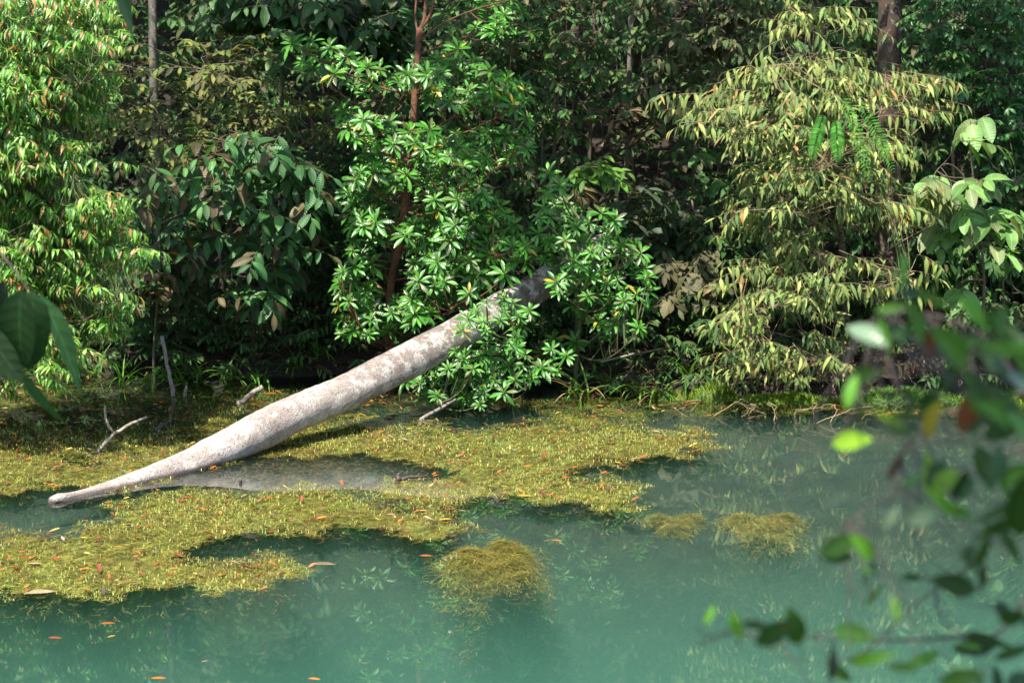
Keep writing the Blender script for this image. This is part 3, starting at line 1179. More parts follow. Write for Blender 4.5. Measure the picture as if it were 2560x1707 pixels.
OLIVE = [(0.085, 0.13, 0.022), (0.11, 0.155, 0.03), (0.065, 0.11, 0.022), (0.13, 0.14, 0.04), (0.09, 0.085, 0.035)]
plant('olive_shrub', 'olive yellow shrub of thin arching twigs, right of the sunlit bush top', 'shrub',
      [(560, 800, 22.0), (540, 500, 21.8), (500, 250, 21.6), (520, 120, 21.6)], 0.03, 0.012,
      [[(250, 120), (450, 90), (700, 60), (800, 180), (830, 330), (760, 400), (560, 380), (400, 420), (230, 340)]],
      (20.4, 21.8), 105, ['ellip', 'ellip_b'], 0.14, OLIVE + [(0.17, 0.18, 0.04), (0.13, 0.15, 0.035)], M_DUSTY, M_TWIG, M_TWIG, L=0.55, nl=11, droop=0.35, hang=0.12, limbs=8, face=0.5, up=0.1)

DARK = [(0.03, 0.09, 0.024), (0.04, 0.115, 0.03), (0.026, 0.075, 0.022), (0.055, 0.125, 0.035), (0.07, 0.085, 0.035)]
BROAD = [(0.045, 0.14, 0.04), (0.06, 0.17, 0.05), (0.035, 0.105, 0.032), (0.08, 0.20, 0.055), (0.055, 0.15, 0.045), (0.10, 0.085, 0.04)]
plant('broad_leaf_shrub', 'dark arching shrub with large oval leathery leaves, left of the red brown trunk', 'shrub',
      [(640, 900, 21.6), (620, 650, 21.3), (640, 450, 21.0), (660, 380, 21)], 0.035, 0.014,
      [[(480, 330), (640, 310), (800, 380), (830, 480), (770, 560), (740, 690), (690, 790), (600, 760), (560, 640), (440, 560), (420, 450)]],
      (19.7, 21.0), 80, ['ellip', 'ellip_b', 'ellip'], 0.25, BROAD, M_BIG, M_TWIG, M_TWIG, L=0.62, nl=8, droop=0.8, hang=0.3, limbs=8, face=0.6, up=0.1)
plant('broad_leaf_sapling', 'thin sapling with grey green and rusty oval leaves beside the sunlit bush', 'shrub',
      [(385, 880, 21.0), (400, 640, 20.6), (390, 480, 20.5)], 0.02, 0.008,
      [[(300, 480), (400, 430), (480, 520), (470, 640), (420, 720), (320, 700)]],
      (19.7, 20.7), 22, ['ellip', 'ellip_b'], 0.21, BROAD + [(0.14, 0.09, 0.05), (0.16, 0.10, 0.05)], M_DUSTY, M_TWIG, M_TWIG, L=0.5, nl=6, droop=0.7, hang=0.35, limbs=5, face=0.6)

# ------------------------------------------------------------------ rosette shrubs
ROS = [(0.05, 0.185, 0.02), (0.062, 0.225, 0.025), (0.045, 0.15, 0.02), (0.085, 0.26, 0.034)]
ROS_Y = [(0.15, 0.30, 0.035), (0.18, 0.32, 0.04)]


def rosette_axis(p, cx_):
    return Vector((0.35 * (p.x - cx_) + rnd(-0.35, 0.35), -0.75 + rnd(-0.25, 0.25), 0.75 + rnd(-0.2, 0.35))).normalized()


def rosette_bunch(B, c, ax, s, nleaf):
    side = ax.cross(Vector((0.2, 0.9, 0.1))).normalized()
    oth = ax.cross(side)
    for k in range(nleaf):
        th = k * 2.39996 + rnd(-0.2, 0.2)
        el = 0.10 + 0.62 * (k / nleaf) + rnd(-0.12, 0.12)
        d = (side * math.cos(th) + oth * math.sin(th)) * math.cos(el) + ax * math.sin(el) + Vector((0, 0, -0.14))
        col = random.choice(ROS)
        if random.random() < 0.02:
            col = (0.35, 0.26, 0.03)
        if random.random() < 0.10:
            col = (0.10, 0.14, 0.045)
        B.add(random.choice(('obov', 'obov', 'obov_b')), c - ax * 0.012 * (1 - k / nleaf), d, ax, s * rnd(0.8, 1.1) * (1 - 0.25 * k / nleaf), col)
    for k in range(3):
        d = ax + (side * math.cos(k * 2.1) + oth * math.sin(k * 2.1)) * rnd(0.25, 0.5)
        B.add('obov', c + ax * 0.01, d, (side * math.cos(k * 2.1) + oth * math.sin(k * 2.1)) * -1, s * rnd(0.35, 0.55), random.choice(ROS_Y))


def rosette_shrub(name, label, trunk, r0, r1, polys, counts, depth, s, limbs, n_open, bark, cx, extra_branches=None, cat='shrub', avoid=None):
    tp = [P(*q) for q in trunk]
    gz = ground_z(tp[0].x, tp[0].y)
    if tp[0].z > gz:
        tp.insert(0, Vector((tp[0].x, tp[0].y, gz - 0.1)))
    root = thing(name, label, cat, tp[0])
    t = Tubes()
    pool = trunk_tube(t, tp, r0, r1)
    t.build('trunk', bark, root)
    for eb in extra_branches or []:
        t = Tubes()
        pool += trunk_tube(t, [P(*q) for q in eb[0]], eb[1], eb[2])
        t.build('branch', bark, root)
    pts = []
    for po, n in zip(polys, counts):
        tries = 0
        loc = []
        while len(loc) < n and tries < 6000:
            tries += 1
            (px, py), = sample_poly(po, 1)
            if avoid and any(y0 < py < y1 and abs(px - (1055 - (py - 50) * 0.125)) < 48 for y0, y1 in avoid):
                continue
            if all((px - a) ** 2 + ((py - b) * 1.15) ** 2 > (44 if tries < 2000 else 24) ** 2 for a, b in loc):
                loc.append((px, py))
        for px, py in loc:
            pts.append(P(px, py, depth[0] + (depth[1] - depth[0]) * random.random()))
    cxw = P(cx, 500, depth[1]).x
    # limbs and shoots
    far, cand = [], pts[:]
    for k in range(limbs):
        b = max(cand, key=lambda p: min([(p - q).length for q in far] + [(p - near_pt(p, pool)).length]))
        far.append(b)
        cand.remove(b)
    lp_ = []
    for e in far:
        st = near_pt(Vector((e.x, e.y, e.z - 0.4)), pool, 0.8)
        c = curve(st, e, 0.05, 9, 0.06)
        b = Tubes()
        b.add(c, [0.013 - 0.0009 * i for i in range(10)], 6, bump=0.2)
        b.build('branch', bark, root)
        lp_ += c[1:-1]
    pool += lp_
    T = Tubes()
    order = sorted(pts, key=lambda p: to_px(p)[2])
    back = Bunch()
    for i, p in enumerate(order):
        ax = rosette_axis(p, cxw)
        st = near_pt(p - ax * 0.25, pool, 0.5)
        T.add(curve(st, p, 0.08, 5, 0.05) + [p + ax * 0.02], [0.007, 0.0065, 0.006, 0.0055, 0.005, 0.0045, 0.004], 5, cap=False)
        B = Bunch()
        rosette_bunch(B, p, ax, s * rnd(0.62, 1.15), random.choice((8, 10, 11, 12, 14)))
        if i < n_open:
            ro = bpy.data.objects.new('rosette', None)
            COL.objects.link(ro)
            ro.parent = root
            ro.location = p - Vector(root.location)
            for it in B.items:
                t_, q_, x_, d_, z_, s_, c_ = it
                lo = B.single(it, 'leaf', M_GLOSS, None)
                lo.parent = ro
                q_ = q_ - p
                lo.matrix_local = Matrix(((x_.x * s_, d_.x * s_, z_.x * s_, q_.x), (x_.y * s_, d_.y * s_, z_.y * s_, q_.y),
                                          (x_.z * s_, d_.z * s_, z_.z * s_, q_.z), (0, 0, 0, 1)))
        else:
            B.merged(B.items, 'rosette', M_GLOSS, root, None)
    T.build('twigs', bark, root, 'stuff')
    # older leaves deep in the crown
    return root, pool


rosette_shrub('rosette_tree', 'glossy tree with leaf rosettes and a slender red brown trunk', 
              [(975, 740, 20.4), (1000, 600, 20.2), (1025, 400, 20.1), (1040, 200, 20.1), (1050, 70, 20.1)], 0.046, 0.03,
              [[(720, 110), (800, 95), (960, 170), (1130, 110), (1210, 160), (1310, 200), (1320, 300), (1180, 270), (1080, 260), (960, 215), (880, 240), (780, 190)],
               [(850, 270), (920, 300), (1010, 300), (1100, 320), (1200, 330), (1330, 340), (1310, 390), (1180, 420), (1290, 560), (1330, 640), (1260, 700), (1180, 740), (1050, 800), (980, 830), (860, 840), (840, 720), (880, 600), (870, 480), (900, 400)],
               [(1170, 0), (1330, 0), (1340, 90), (1180, 80)]],
              [56, 250, 16], (19.5, 20.7), 0.185, 14, 26, M_RED, 1040,
              extra_branches=[([(1050, 75, 20.1), (1062, 40, 20.1), (1066, -60, 20.1)], 0.02, 0.014), ([(1050, 75, 20.1), (1078, 30, 20.1), (1090, -60, 20.1)], 0.017, 0.012),
                              ([(1046, 90, 20.1), (1038, 40, 20.2), (1045, -40, 20.3)], 0.012, 0.008)], cat='tree', avoid=[(60, 150), (215, 330), (470, 560), (600, 740)])
rosette_shrub('rosette_shrub', 'glossy rosette shrub covering the upper end of the log, right of the log', 
              [(1440, 930, 20.4), (1450, 800, 20.3), (1480, 620, 20.2), (1400, 480, 20.3)], 0.03, 0.012,
              [[(1370, 430), (1420, 440), (1440, 520), (1520, 530), (1610, 640), (1630, 740), (1610, 830), (1520, 850), (1460, 800), (1390, 720), (1340, 640), (1345, 560)],
               [(1370, 820), (1440, 850), (1400, 960), (1330, 950)],
               [(1360, 600), (1460, 570), (1470, 690), (1390, 700)]],
              [74, 8, 9], (19.2, 20.6), 0.165, 7, 25, M_GREENTWIG, 1480)
rosette_shrub('rosette_shrub', 'low glossy rosette shrub drooping to the water under the log', 
              [(1200, 960, 20.2), (1200, 900, 20.0), (1210, 840, 19.8)], 0.025, 0.012,
              [[(1130, 830), (1230, 740), (1330, 760), (1330, 860), (1340, 960), (1250, 1000), (1180, 1020), (1080, 1010), (1010, 950), (1030, 900)]],
              [56], (18.75, 19.8), 0.155, 6, 24, M_GREENTWIG, 1200)
rosette_shrub('rosette_sapling', 'small glossy rosette sapling on the far right edge, beside the pale big leaf plant',
              [(2575, 800, 20.6), (2570, 650, 20.5)], 0.02, 0.01, [[(2500, 540), (2600, 540), (2600, 700), (2520, 690)]], [5], (20, 20.4), 0.17, 2, 5, M_GREENTWIG, 2560)

# ------------------------------------------------------------------ weeping tree on the right
WEEP = [(0.175, 0.245, 0.06), (0.225, 0.285, 0.075), (0.12, 0.19, 0.05), (0.30, 0.34, 0.10), (0.08, 0.15, 0.042)]
WEEP_Y = [(0.30, 0.24, 0.09), (0.30, 0.18, 0.06)]
plant('weeping_tree', 'yellow green weeping tree with narrow hanging leaves over the bank at the right', 'tree',
      [(2120, 930, 20.9), (2110, 700, 20.8), (2090, 450, 20.6), (2060, 250, 20.5), (2040, 150, 20.5)], 0.05, 0.02,
      [[(1740, 190), (1900, 150), (2050, 110), (2230, 100), (2340, 200), (2380, 260), (2250, 330), (2350, 480), (2240, 500), (2120, 440), (1900, 430), (1820, 330), (1700, 260)],
       [(1900, 420), (2230, 430), (2370, 490), (2250, 560), (2020, 560), (1880, 600), (1760, 540)],
       [(1880, 560), (2080, 600), (2230, 640), (2300, 690), (2180, 760), (2130, 890), (2010, 925), (1880, 920), (1780, 905), (1740, 800), (1830, 700)],
       [(1820, 0), (2200, 0), (2150, 60), (1900, 40)]],
      (18.9, 20.6), 600, ['narrow', 'narrow_b', 'narrow'], 0.168, WEEP * 7 + WEEP_Y, M_SAGE, M_TANTWIG, M_TWIG, L=0.42, nl=9, droop=0.45, hang=0.7, spread=0.75, jit=0.36, tw=0.0025, clump=6, crad=50,
      limbs=16, face=0.5, up=0.05, limb_r=0.011, dirx=0.9)

# pale big leaf plant
PALE = [(0.135, 0.275, 0.07), (0.175, 0.32, 0.09), (0.11, 0.235, 0.06), (0.16, 0.21, 0.085)]
plant('big_leaf_plant', 'climbing plant with large pale green ribbed leaves at the right edge', 'plant',
      [(2450, 930, 20.6), (2460, 700, 20.3), (2440, 500, 20.2), (2420, 330, 20.2)], 0.02, 0.008,
      [[(2390, 300), (2460, 300), (2460, 380), (2390, 380)], [(2320, 430), (2470, 440), (2560, 490), (2540, 640), (2390, 660), (2340, 560)], [(2360, 690), (2430, 680), (2430, 740), (2370, 740)]],
      (18.9, 19.8), 19, ['ovate', 'ovate_b'], 0.30, PALE, M_BIG, M_TWIG, M_TWIG, L=0.42, nl=6, droop=0.6, hang=0.4, limbs=5, face=0.6, up=0.1, tw=0.005)


# ------------------------------------------------------------------ ferns
def frond_items(B, base, d, L, pal, tmpl, size, n=26, droop=1.2, T=None):
    d = d.normalized()
    p = base.copy()
    cur = d.copy()
    pts = []
    for i in range(n):
        pts.append(p.copy())
        p = p + cur * (L / n)
        cur = (cur + Vector((0, 0, -droop / n))).normalized()
    side = d.cross(Vector((0, 1, 0.2)))
    if side.length < 0.1:
        side = Vector((1, 0, 0))
    side.normalize()
    for i in range(1, n):
        f = i / n
        t = (pts[i] - pts[i - 1]).normalized()
        w = math.sin(math.pi * min(1, 0.15 + f * 0.85)) ** 0.6
        for sg in (-1, 1):
            B.add(tmpl, pts[i], side * sg + t * 0.45, side.cross(t) * -1 + rvec(0.1), size * max(0.25, w), random.choice(pal))
    if T is not None:
        T.add(pts, [0.004 * (1 - 0.8 * i / n) for i in range(n)], 4, cap=False)
    return pts


FERN = [(0.06, 0.27, 0.02), (0.08, 0.32, 0.03), (0.05, 0.21, 0.02)]
fr = thing('hanging_fern', 'bright green feathery fern fronds hanging inside the weeping tree', 'fern', P(2120, 250, 18.8))
for (a, b, dx, L) in ((2105, 240, 0.40, 0.86), (2150, 256, 0.62, 0.74), (2060, 285, -0.35, 0.46), (2090, 300, 0.05, 0.40)):
    B, T = Bunch(), Tubes()
    frond_items(B, P(a, b, 18.45 + rnd(-0.06, 0.06)), Vector((dx * 0.9, -0.25, -0.9)), L, FERN, 'narrow_b', 0.085, 26, 0.5)
    B.merged(B.items, 'frond', M_LEAF, fr, None)

low = [(330, 810, 'small dark fern on the bank behind the grass, right of the sunlit bush'),
       (1930, 850, 'small dark fern at the foot of the weeping tree'),
       (2470, 890, 'small green fern on the dirt bank at the far right')]
for a, b, lb in low:
    base = P(a, b, 20.9 if a < 1000 else 20.3)
    base.z = max(base.z - 0.1, ground_z(base.x, base.y))
    f_ = thing('fern', lb, 'fern', base)
    for k in range(7):
        B = Bunch()
        th = k * 0.9
        frond_items(B, base, Vector((math.cos(th), math.sin(th) * 0.7 - 0.2, 0.8)), rnd(0.3, 0.45), [(0.035, 0.10, 0.03), (0.045, 0.12, 0.035)], 'narrow_b', 0.075, 16, 1.8)
        B.merged(B.items, 'frond', M_LEAF, f_, None)

# bird's nest fern with strap leaves
base = P(395, 880, 21.15)
bn = thing('nest_fern', 'dark fern with broad arching strap leaves behind the upright grey stick', 'fern', base)
for dx, dy, dz, L in ((1.0, -0.25, 0.75, 0.62), (0.6, 0.1, 1.0, 0.55), (-0.75, -0.2, 0.75, 0.62), (-1.0, -0.1, 0.35, 0.5), (0.15, -0.5, 0.9, 0.45), (-0.2, 0.2, 1.0, 0.5), (0.9, -0.4, 0.3, 0.4)):
    B = Bunch()
    B.add('strap', base, Vector((dx, dy, dz)), Vector((0, -0.6, 0.8)) if abs(dx) < 0.4 else Vector((-dx * 0.5, -0.2, 1)), L, random.choice([(0.03, 0.09, 0.025), (0.04, 0.11, 0.03)]))
    B.single(B.items[0], 'leaf', M_GLOSS, bn)


# ------------------------------------------------------------------ palm-like plants in the understory
def fan(name, label, base, leaves, pal, tmpl, mat, cat='palm', stem=True):
    r_ = thing(name, label, cat, base)
    if stem:
        T = Tubes()
        g = Vector((base.x, base.y + 0.15, ground_z(base.x, base.y + 0.15) - 0.05))
        if g.z < base.z:
            T.add(curve(g, base, 0, 6, 0.02), 0.012, 6)
            T.build('stem', M_TWIG, r_)
    for d, L in leaves:
        B = Bunch()
        B.add(tmpl, base + Vector(d) * 0.02, Vector(d), Vector((0, -0.8, 0.6)) + rvec(0.15), L, random.choice(pal))
        B.single(B.items[0], 'leaf', mat, r_)
    return r_


GREY = [(0.085, 0.115, 0.075), (0.10, 0.13, 0.085), (0.12, 0.12, 0.075)]
fan('fan_palm', 'pale grey green folded palm leaf hanging right of the rosette tree', P(1300, 200, 20.9),
    [((0.05, -0.3, -1), 0.72), ((0.22, -0.3, -1), 0.68), ((-0.12, -0.3, -1), 0.6), ((0.4, -0.2, -1), 0.55), ((0.9, -0.3, 0.3), 0.4), ((0.95, -0.2, -0.2), 0.42), ((0.7, -0.2, 0.8), 0.36)],
    [(0.08, 0.14, 0.08), (0.06, 0.12, 0.06)], 'strap', M_LEAF)
plant('fishtail_palm', 'olive fishtail palm with ragged wedge leaflets, lower right of the rosette shrub', 'palm',
      [(1760, 900, 21.0), (1750, 760, 20.8), (1735, 690, 20.7)], 0.014, 0.008, [[(1640, 650), (1740, 620), (1810, 660), (1790, 740), (1700, 770), (1640, 720)]], (20.2, 20.7), 13,
      ['fish', 'fish', 'ellip'], 0.2, [(0.085, 0.09, 0.04), (0.07, 0.085, 0.035), (0.11, 0.10, 0.045)], M_DUSTY, M_TWIG, M_TWIG, L=0.42, nl=8, droop=0.8, hang=0.35, limbs=3, limb_r=0.007, face=0.6)
plant('grey_leaf_plant', 'grey green plant with broad pointed leaves in the shade, left of the weeping tree', 'plant',
      [(1620, 640, 21.2), (1610, 560, 21.0), (1600, 480, 20.9)], 0.014, 0.008, [[(1540, 440), (1640, 430), (1660, 520), (1600, 600), (1530, 560)]], (20.4, 20.8), 12,
      ['ovate', 'fish', 'ellip'], 0.22, [(0.06, 0.095, 0.06), (0.07, 0.105, 0.065), (0.09, 0.095, 0.055)], M_BIG, M_TWIG, M_TWIG, L=0.38, nl=6, droop=0.5, hang=0.2, limbs=3, limb_r=0.007, face=0.6, up=0.4)
fan('dead_palm', 'tan withered palm fronds under the rosette shrub top', P(1440, 470, 20.9),
    [((1, -0.3, -0.2), 0.42), ((1, -0.3, -0.5), 0.38), ((0.9, -0.4, 0.1), 0.36), ((-0.3, -0.3, -1), 0.45), ((-0.6, -0.3, -0.8), 0.36), ((0.3, -0.3, -1), 0.36)],
    [(0.22, 0.16, 0.08), (0.16, 0.13, 0.06)], 'strap', M_DUSTY)

# ------------------------------------------------------------------ shaded shrubs behind
MID = [(0.055, 0.14, 0.03), (0.07, 0.165, 0.04), (0.045, 0.115, 0.028), (0.085, 0.14, 0.04)]
DUST = [(0.085, 0.085, 0.04), (0.11, 0.105, 0.045), (0.065, 0.10, 0.03), (0.05, 0.11, 0.028), (0.085, 0.12, 0.04)]
GLOS = [(0.035, 0.13, 0.03), (0.05, 0.16, 0.038), (0.03, 0.10, 0.028), (0.07, 0.17, 0.045)]


def poly_rect(a, b, c, d):
    return [(a, b), (c, b + 10), (c - 10, d), (a + 10, d - 10)]


SHR = [
    # label, trunk px, polygon, depth, n, leaf, size, palette, mat, L, nl, droop, hang
    ('leathery_shrub', 'dark shrub of large leathery leaves at the top, left of the red trunk', [(800, 560, 22.8), (780, 300, 22.4), (760, 0, 22.2)],
     [(520, -40), (1010, -40), (1010, 130), (900, 180), (760, 130), (640, 120), (520, 60)], (21.0, 22.2), 85, ['ellip', 'ovate'], 0.24, DARK + [(0.06, 0.10, 0.05)], M_BIG, 0.6, 8, 0.5, 0.35),
    ('small_leaf_tree', 'shaded tree with small oval green leaves at the top, right of the red trunk', [(1370, 600, 22.0), (1390, 300, 21.7), (1400, 0, 21.5)],
     [(1130, -40), (1560, -40), (1540, 120), (1500, 260), (1420, 330), (1330, 330), (1320, 210), (1120, 90)], (20.6, 21.8), 120, ['ellip', 'small'], 0.125, MID + DUST[:2], M_LEAF, 0.5, 11, 0.6, 0.35),
    ('dusty_shrub', 'dusty shrub with brown and green oval leaves, upper left of the weeping tree', [(1720, 700, 22.0), (1740, 300, 21.6), (1760, 20, 21.4)],
     [(1590, -40), (1960, -40), (1960, 140), (1830, 210), (1720, 240), (1640, 330), (1590, 250)], (20.7, 21.8), 95, ['ellip', 'ellip_b'], 0.165, DUST, M_DUSTY, 0.5, 9, 0.6, 0.35),
    ('glossy_small_tree', 'dark tree with small glossy leaves in the top right corner', [(2480, 900, 21.8), (2440, 500, 21.5), (2470, 100, 21.3)],
     [(2250, -40), (2600, -40), (2600, 480), (2500, 460), (2440, 380), (2330, 300), (2270, 120)], (20.6, 21.6), 190, ['ellip', 'small'], 0.115, GLOS, M_GLOSS, 0.42, 12, 0.5, 0.35),
    ('brown_leaf_shrub', 'low shrub with brownish compound leaves, above the nest fern', [(370, 860, 21.6), (360, 760, 21.4), (350, 640, 21.3)],
     [(270, 620), (400, 560), (520, 640), (520, 760), (400, 800), (290, 780)], (20.8, 21.5), 34, ['ellip', 'ovate'], 0.2, DUST + DARK, M_DUSTY, 0.45, 8, 0.7, 0.4),
    ('shade_bush', 'dim bush of dark green leaves between the dark shore and the rosette tree', [(760, 880, 22.2), (770, 640, 22), (780, 440, 22)],
     [(680, 420), (900, 300), (900, 560), (860, 700), (760, 720), (700, 600)], (21.3, 22.2), 60, ['ellip'], 0.19, DARK, M_LEAF, 0.5, 8, 0.6, 0.35),
    ('shade_bush', 'dark bush in the hollow just left of the weeping tree', [(1760, 900, 21.6), (1750, 700, 21.4), (1730, 500, 21.3)],
     [(1520, 520), (1680, 480), (1800, 520), (1830, 640), (1820, 800), (1700, 640), (1560, 620)], (20.8, 21.6), 60, ['ellip', 'ellip_b'], 0.18, DARK + GREY[:1] + DUST[:1], M_LEAF, 0.5, 8, 0.6, 0.35),
    ('red_leaf_shrub', 'shaded shrub with one spray of rusty brown oval leaves', [(1590, 560, 21.9), (1580, 400, 21.6), (1560, 290, 21.5)],
     [(1490, 270), (1640, 270), (1650, 350), (1540, 380)], (20.9, 21.4), 14, ['ellip'], 0.16, [(0.16, 0.105, 0.06), (0.13, 0.10, 0.05), (0.05, 0.11, 0.03)], M_DUSTY, 0.5, 10, 0.3, 0.15),
    ('bright_sapling', 'little sapling with fresh lit green leaves above the log end', [(1540, 640, 20.9), (1510, 480, 20.6), (1500, 410, 20.5)],
     [(1420, 405), (1520, 395), (1550, 440), (1440, 470)], (20.2, 20.5), 7, ['ellip', 'ellip_b'], 0.2, [(0.10, 0.22, 0.03), (0.08, 0.18, 0.03)], M_LEAF, 0.4, 7, 0.6, 0.3),
    ('edge_bush', 'dark bush under the glossy small tree at the right edge', [(2540, 930, 21.6), (2530, 700, 21.4), (2520, 540, 21.3)],
     [(2380, 480), (2600, 470), (2600, 900), (2500, 900), (2450, 760), (2300, 700), (2300, 560)], (20.8, 21.6), 80, ['ellip', 'small'], 0.15, DARK + MID, M_LEAF, 0.45, 9, 0.6, 0.35),
    ('vine_shrub', 'grey olive shrub hanging between the rosette tree and the log top', [(1330, 700, 21.5), (1340, 500, 21.3), (1330, 400, 21.2)],
     [(1230, 360), (1400, 380), (1430, 560), (1380, 620), (1290, 600), (1240, 480)], (20.7, 21.2), 46, ['ellip', 'small'], 0.13, DUST + MID, M_DUSTY, 0.45, 9, 0.9, 0.5),
]
for nm, lb, tr, po, dp, n_, lf, sz, pal, mt, L_, nl_, dr, hg in SHR:
    plant(nm, lb, 'tree' if 'tree' in nm else 'shrub', tr, 0.03 if 'tree' in nm else 0.02, 0.01, [po], dp, int(n_ * 1.5), lf, sz, pal, mt, M_TWIG, M_TWIG, L=L_, nl=nl_, droop=dr, hang=hg, limbs=6, face=0.6)

# the far undergrowth on the slope reads as one mass
B = Bunch()
T = Tubes()
cnt = 0
UNDER = [tuple(1.2 * q for q in c) for c in DARK + MID + MID + [(0.07, 0.07, 0.03)]]
while cnt < 3600:
    x = rnd(-8, 8.2)
    y = shore(x) + 1.0 + 7.5 * random.random() ** 1.3
    g = ground_z(x, y)
    z = g + abs(random.gauss(0, 1.1)) + 0.1
    p = Vector((x, y, z))
    px, py, w = to_px(p)
    if 1430 < px < 1720 and 200 < py < 800 and random.random() < 0.8:
        continue
    if 560 < px < 860 and py > 640 and random.random() < 0.8:
        continue
    if py < -250:
        continue
    d = Vector((rnd(-1, 1), -rnd(0.2, 1), rnd(-0.2, 0.5)))
    spray(B, T, p, d, rnd(0.35, 0.7), 8, ['ellip', 'small', 'ellip_b'], rnd(0.12, 0.22), UNDER, 0.6, 0.35)
    if random.random() < 0.07:
        T.add([Vector((x, y + 0.1, g - 0.05)), Vector((x, y + 0.05, (g + z) / 2)) + rvec(0.05), p], [0.008, 0.006, 0.004], 4, cap=False)
    cnt += 1
cnt = 0
while cnt < 800:
    # low growth hanging over the waterline
    x = rnd(-6.5, 6.5)
    if 2.2 < x and random.random() < 0.75:
        continue
    y = shore(x) + rnd(-0.1, 1.3)
    p = Vector((x, y, max(0.03, ground_z(x, y)) + abs(random.gauss(0, 0.22)) + 0.05))
    spray(B, T, p, Vector((rnd(-1, 1), -rnd(0.3, 1), rnd(0.0, 0.6))), rnd(0.2, 0.4), 8, ['ellip', 'small', 'narrow_b', 'narrow'], rnd(0.08, 0.15), UNDER, 0.9, 0.3)
    cnt += 1
us = thing('undergrowth', 'dark mass of shaded forest undergrowth filling the slope behind the bank plants', 'undergrowth', (0, 24, 1))
B.merged(B.items, 'leaves', M_LEAF, us)
T.build('stems', M_TWIG, us, 'stuff')


# ------------------------------------------------------------------ trunks
def bare_trunk(name, label, pts, r0, r1, mat, cat='tree'):
    tp = [P(*q) for q in pts]
    gz = ground_z(tp[0].x, tp[0].y)
    if tp[0].z > gz:
        tp.insert(0, Vector((tp[0].x, tp[0].y, gz - 0.1)))
    t = Tubes()
    trunk_tube(t, tp, r0, r1, 14, 0.12)
    return tag(t.build(name, mat), label, cat)


bare_trunk('tree_trunk', 'thick red brown tree trunk with pale lichen patches behind the weeping tree', [(2215, 900, 21.2), (2220, 600, 21.2), (2222, 300, 21.2), (2228, -150, 21.2)], 0.15, 0.12, M_BROWNBARK)
bare_trunk('tree_trunk', 'grey straight tree trunk at the top left beside the sunlit bush', [(392, 420, 22.5), (385, 200, 22.4), (380, 0, 22.4), (378, -160, 22.4)], 0.055, 0.045, M_GREYBARK)
bare_trunk('sapling_stem', 'slim pale grey sapling stem in the dark gap, nearest the rosette shrub', [(1428, 480, 22.5), (1432, 300, 22.4), (1430, 150, 22.4)], 0.014, 0.011, M_GREYBARK, 'sapling')
bare_trunk('sapling_stem', 'mottled grey sapling trunk in the dark gap, left of the dusty shrub', [(1565, 560, 22.8), (1570, 300, 22.7), (1578, 40, 22.7), (1580, -100, 22.7)], 0.034, 0.03, M_GREYBARK, 'sapling')
bare_trunk('sapling_stem', 'dark straight sapling stem in the middle of the dark gap', [(1470, 520, 23.5), (1480, 200, 23.4), (1490, -60, 23.3)], 0.025, 0.02, M_TWIG, 'sapling')
bare_trunk('sapling_stem', 'thin pale leaning stem crossing the gap above the dark hollow', [(1360, 270, 21.6), (1420, 190, 21.5), (1475, 118, 21.4)], 0.012, 0.007, M_GREYBARK, 'sapling')
bare_trunk('sapling_stem', 'brown sapling stem right of the weeping tree, below the big pale leaves', [(2405, 930, 21), (2400, 780, 21), (2390, 600, 21), (2380, 350, 21)], 0.022, 0.016, M_TWIG, 'sapling')
bare_trunk('sapling_stem', 'thin brown stem standing near the right edge under the rosette sapling', [(2520, 930, 20.9), (2510, 760, 20.9), (2500, 560, 20.9)], 0.014, 0.01, M_TWIG, 'sapling')
bare_trunk('sapling_stem', 'mid grey stem rising at the top right behind the glossy small tree', [(2460, 500, 22.4), (2452, 250, 22.3), (2458, -100, 22.3)], 0.03, 0.025, M_GREYBARK, 'sapling')
bare_trunk('sapling_stem', 'brown sapling stem at the top left of the red trunk', [(700, 420, 22.5), (706, 200, 22.5), (712, -60, 22.4)], 0.03, 0.022, M_TWIG, 'sapling')

# ------------------------------------------------------------------ grass at the waterline
GR = [(0.09, 0.25, 0.03), (0.12, 0.31, 0.04), (0.07, 0.19, 0.025), (0.15, 0.24, 0.05)]
tufts = [(235, 915, 0), (300, 925, 0), (360, 935, 0), (440, 930, 0), (480, 915, 0), (570, 920, 0), (640, 930, 0), (740, 910, 0), (790, 900, 0),
         (1460, 965, 1), (1530, 950, 1), (1600, 960, 1), (1660, 965, 1), (1730, 955, 1), (1810, 935, 1), (2130, 905, 1), (2200, 895, 1)]
GLAB = ['grass tuft at the back shore nearest the sunlit bush', 'grass tuft at the back shore, second right of the sunlit bush', 'grass tuft just left of the upright grey stick',
        'grass tuft right beside the upright grey stick', 'grass tuft under the broad strap fern', 'grass tuft at the back shore above the forked branch', 'grass tuft behind the slanting branch end',
        'dark grass tuft nearest the log on the back shore', 'grass tuft half behind the log and the red brown trunk', 'grass tuft at the foot of the rosette shrub right of the log',
        'arching grass tuft second right of the rosette shrub', 'grass tuft left of the low bright moss patch', 'grass tuft on the low bright moss patch', 'grass tuft behind the rounded moss mound',
        'grass tuft under the lowest weeping branches', 'grass tuft on the dirt bank right of the dead roots', 'grass tuft farthest right on the dirt bank']
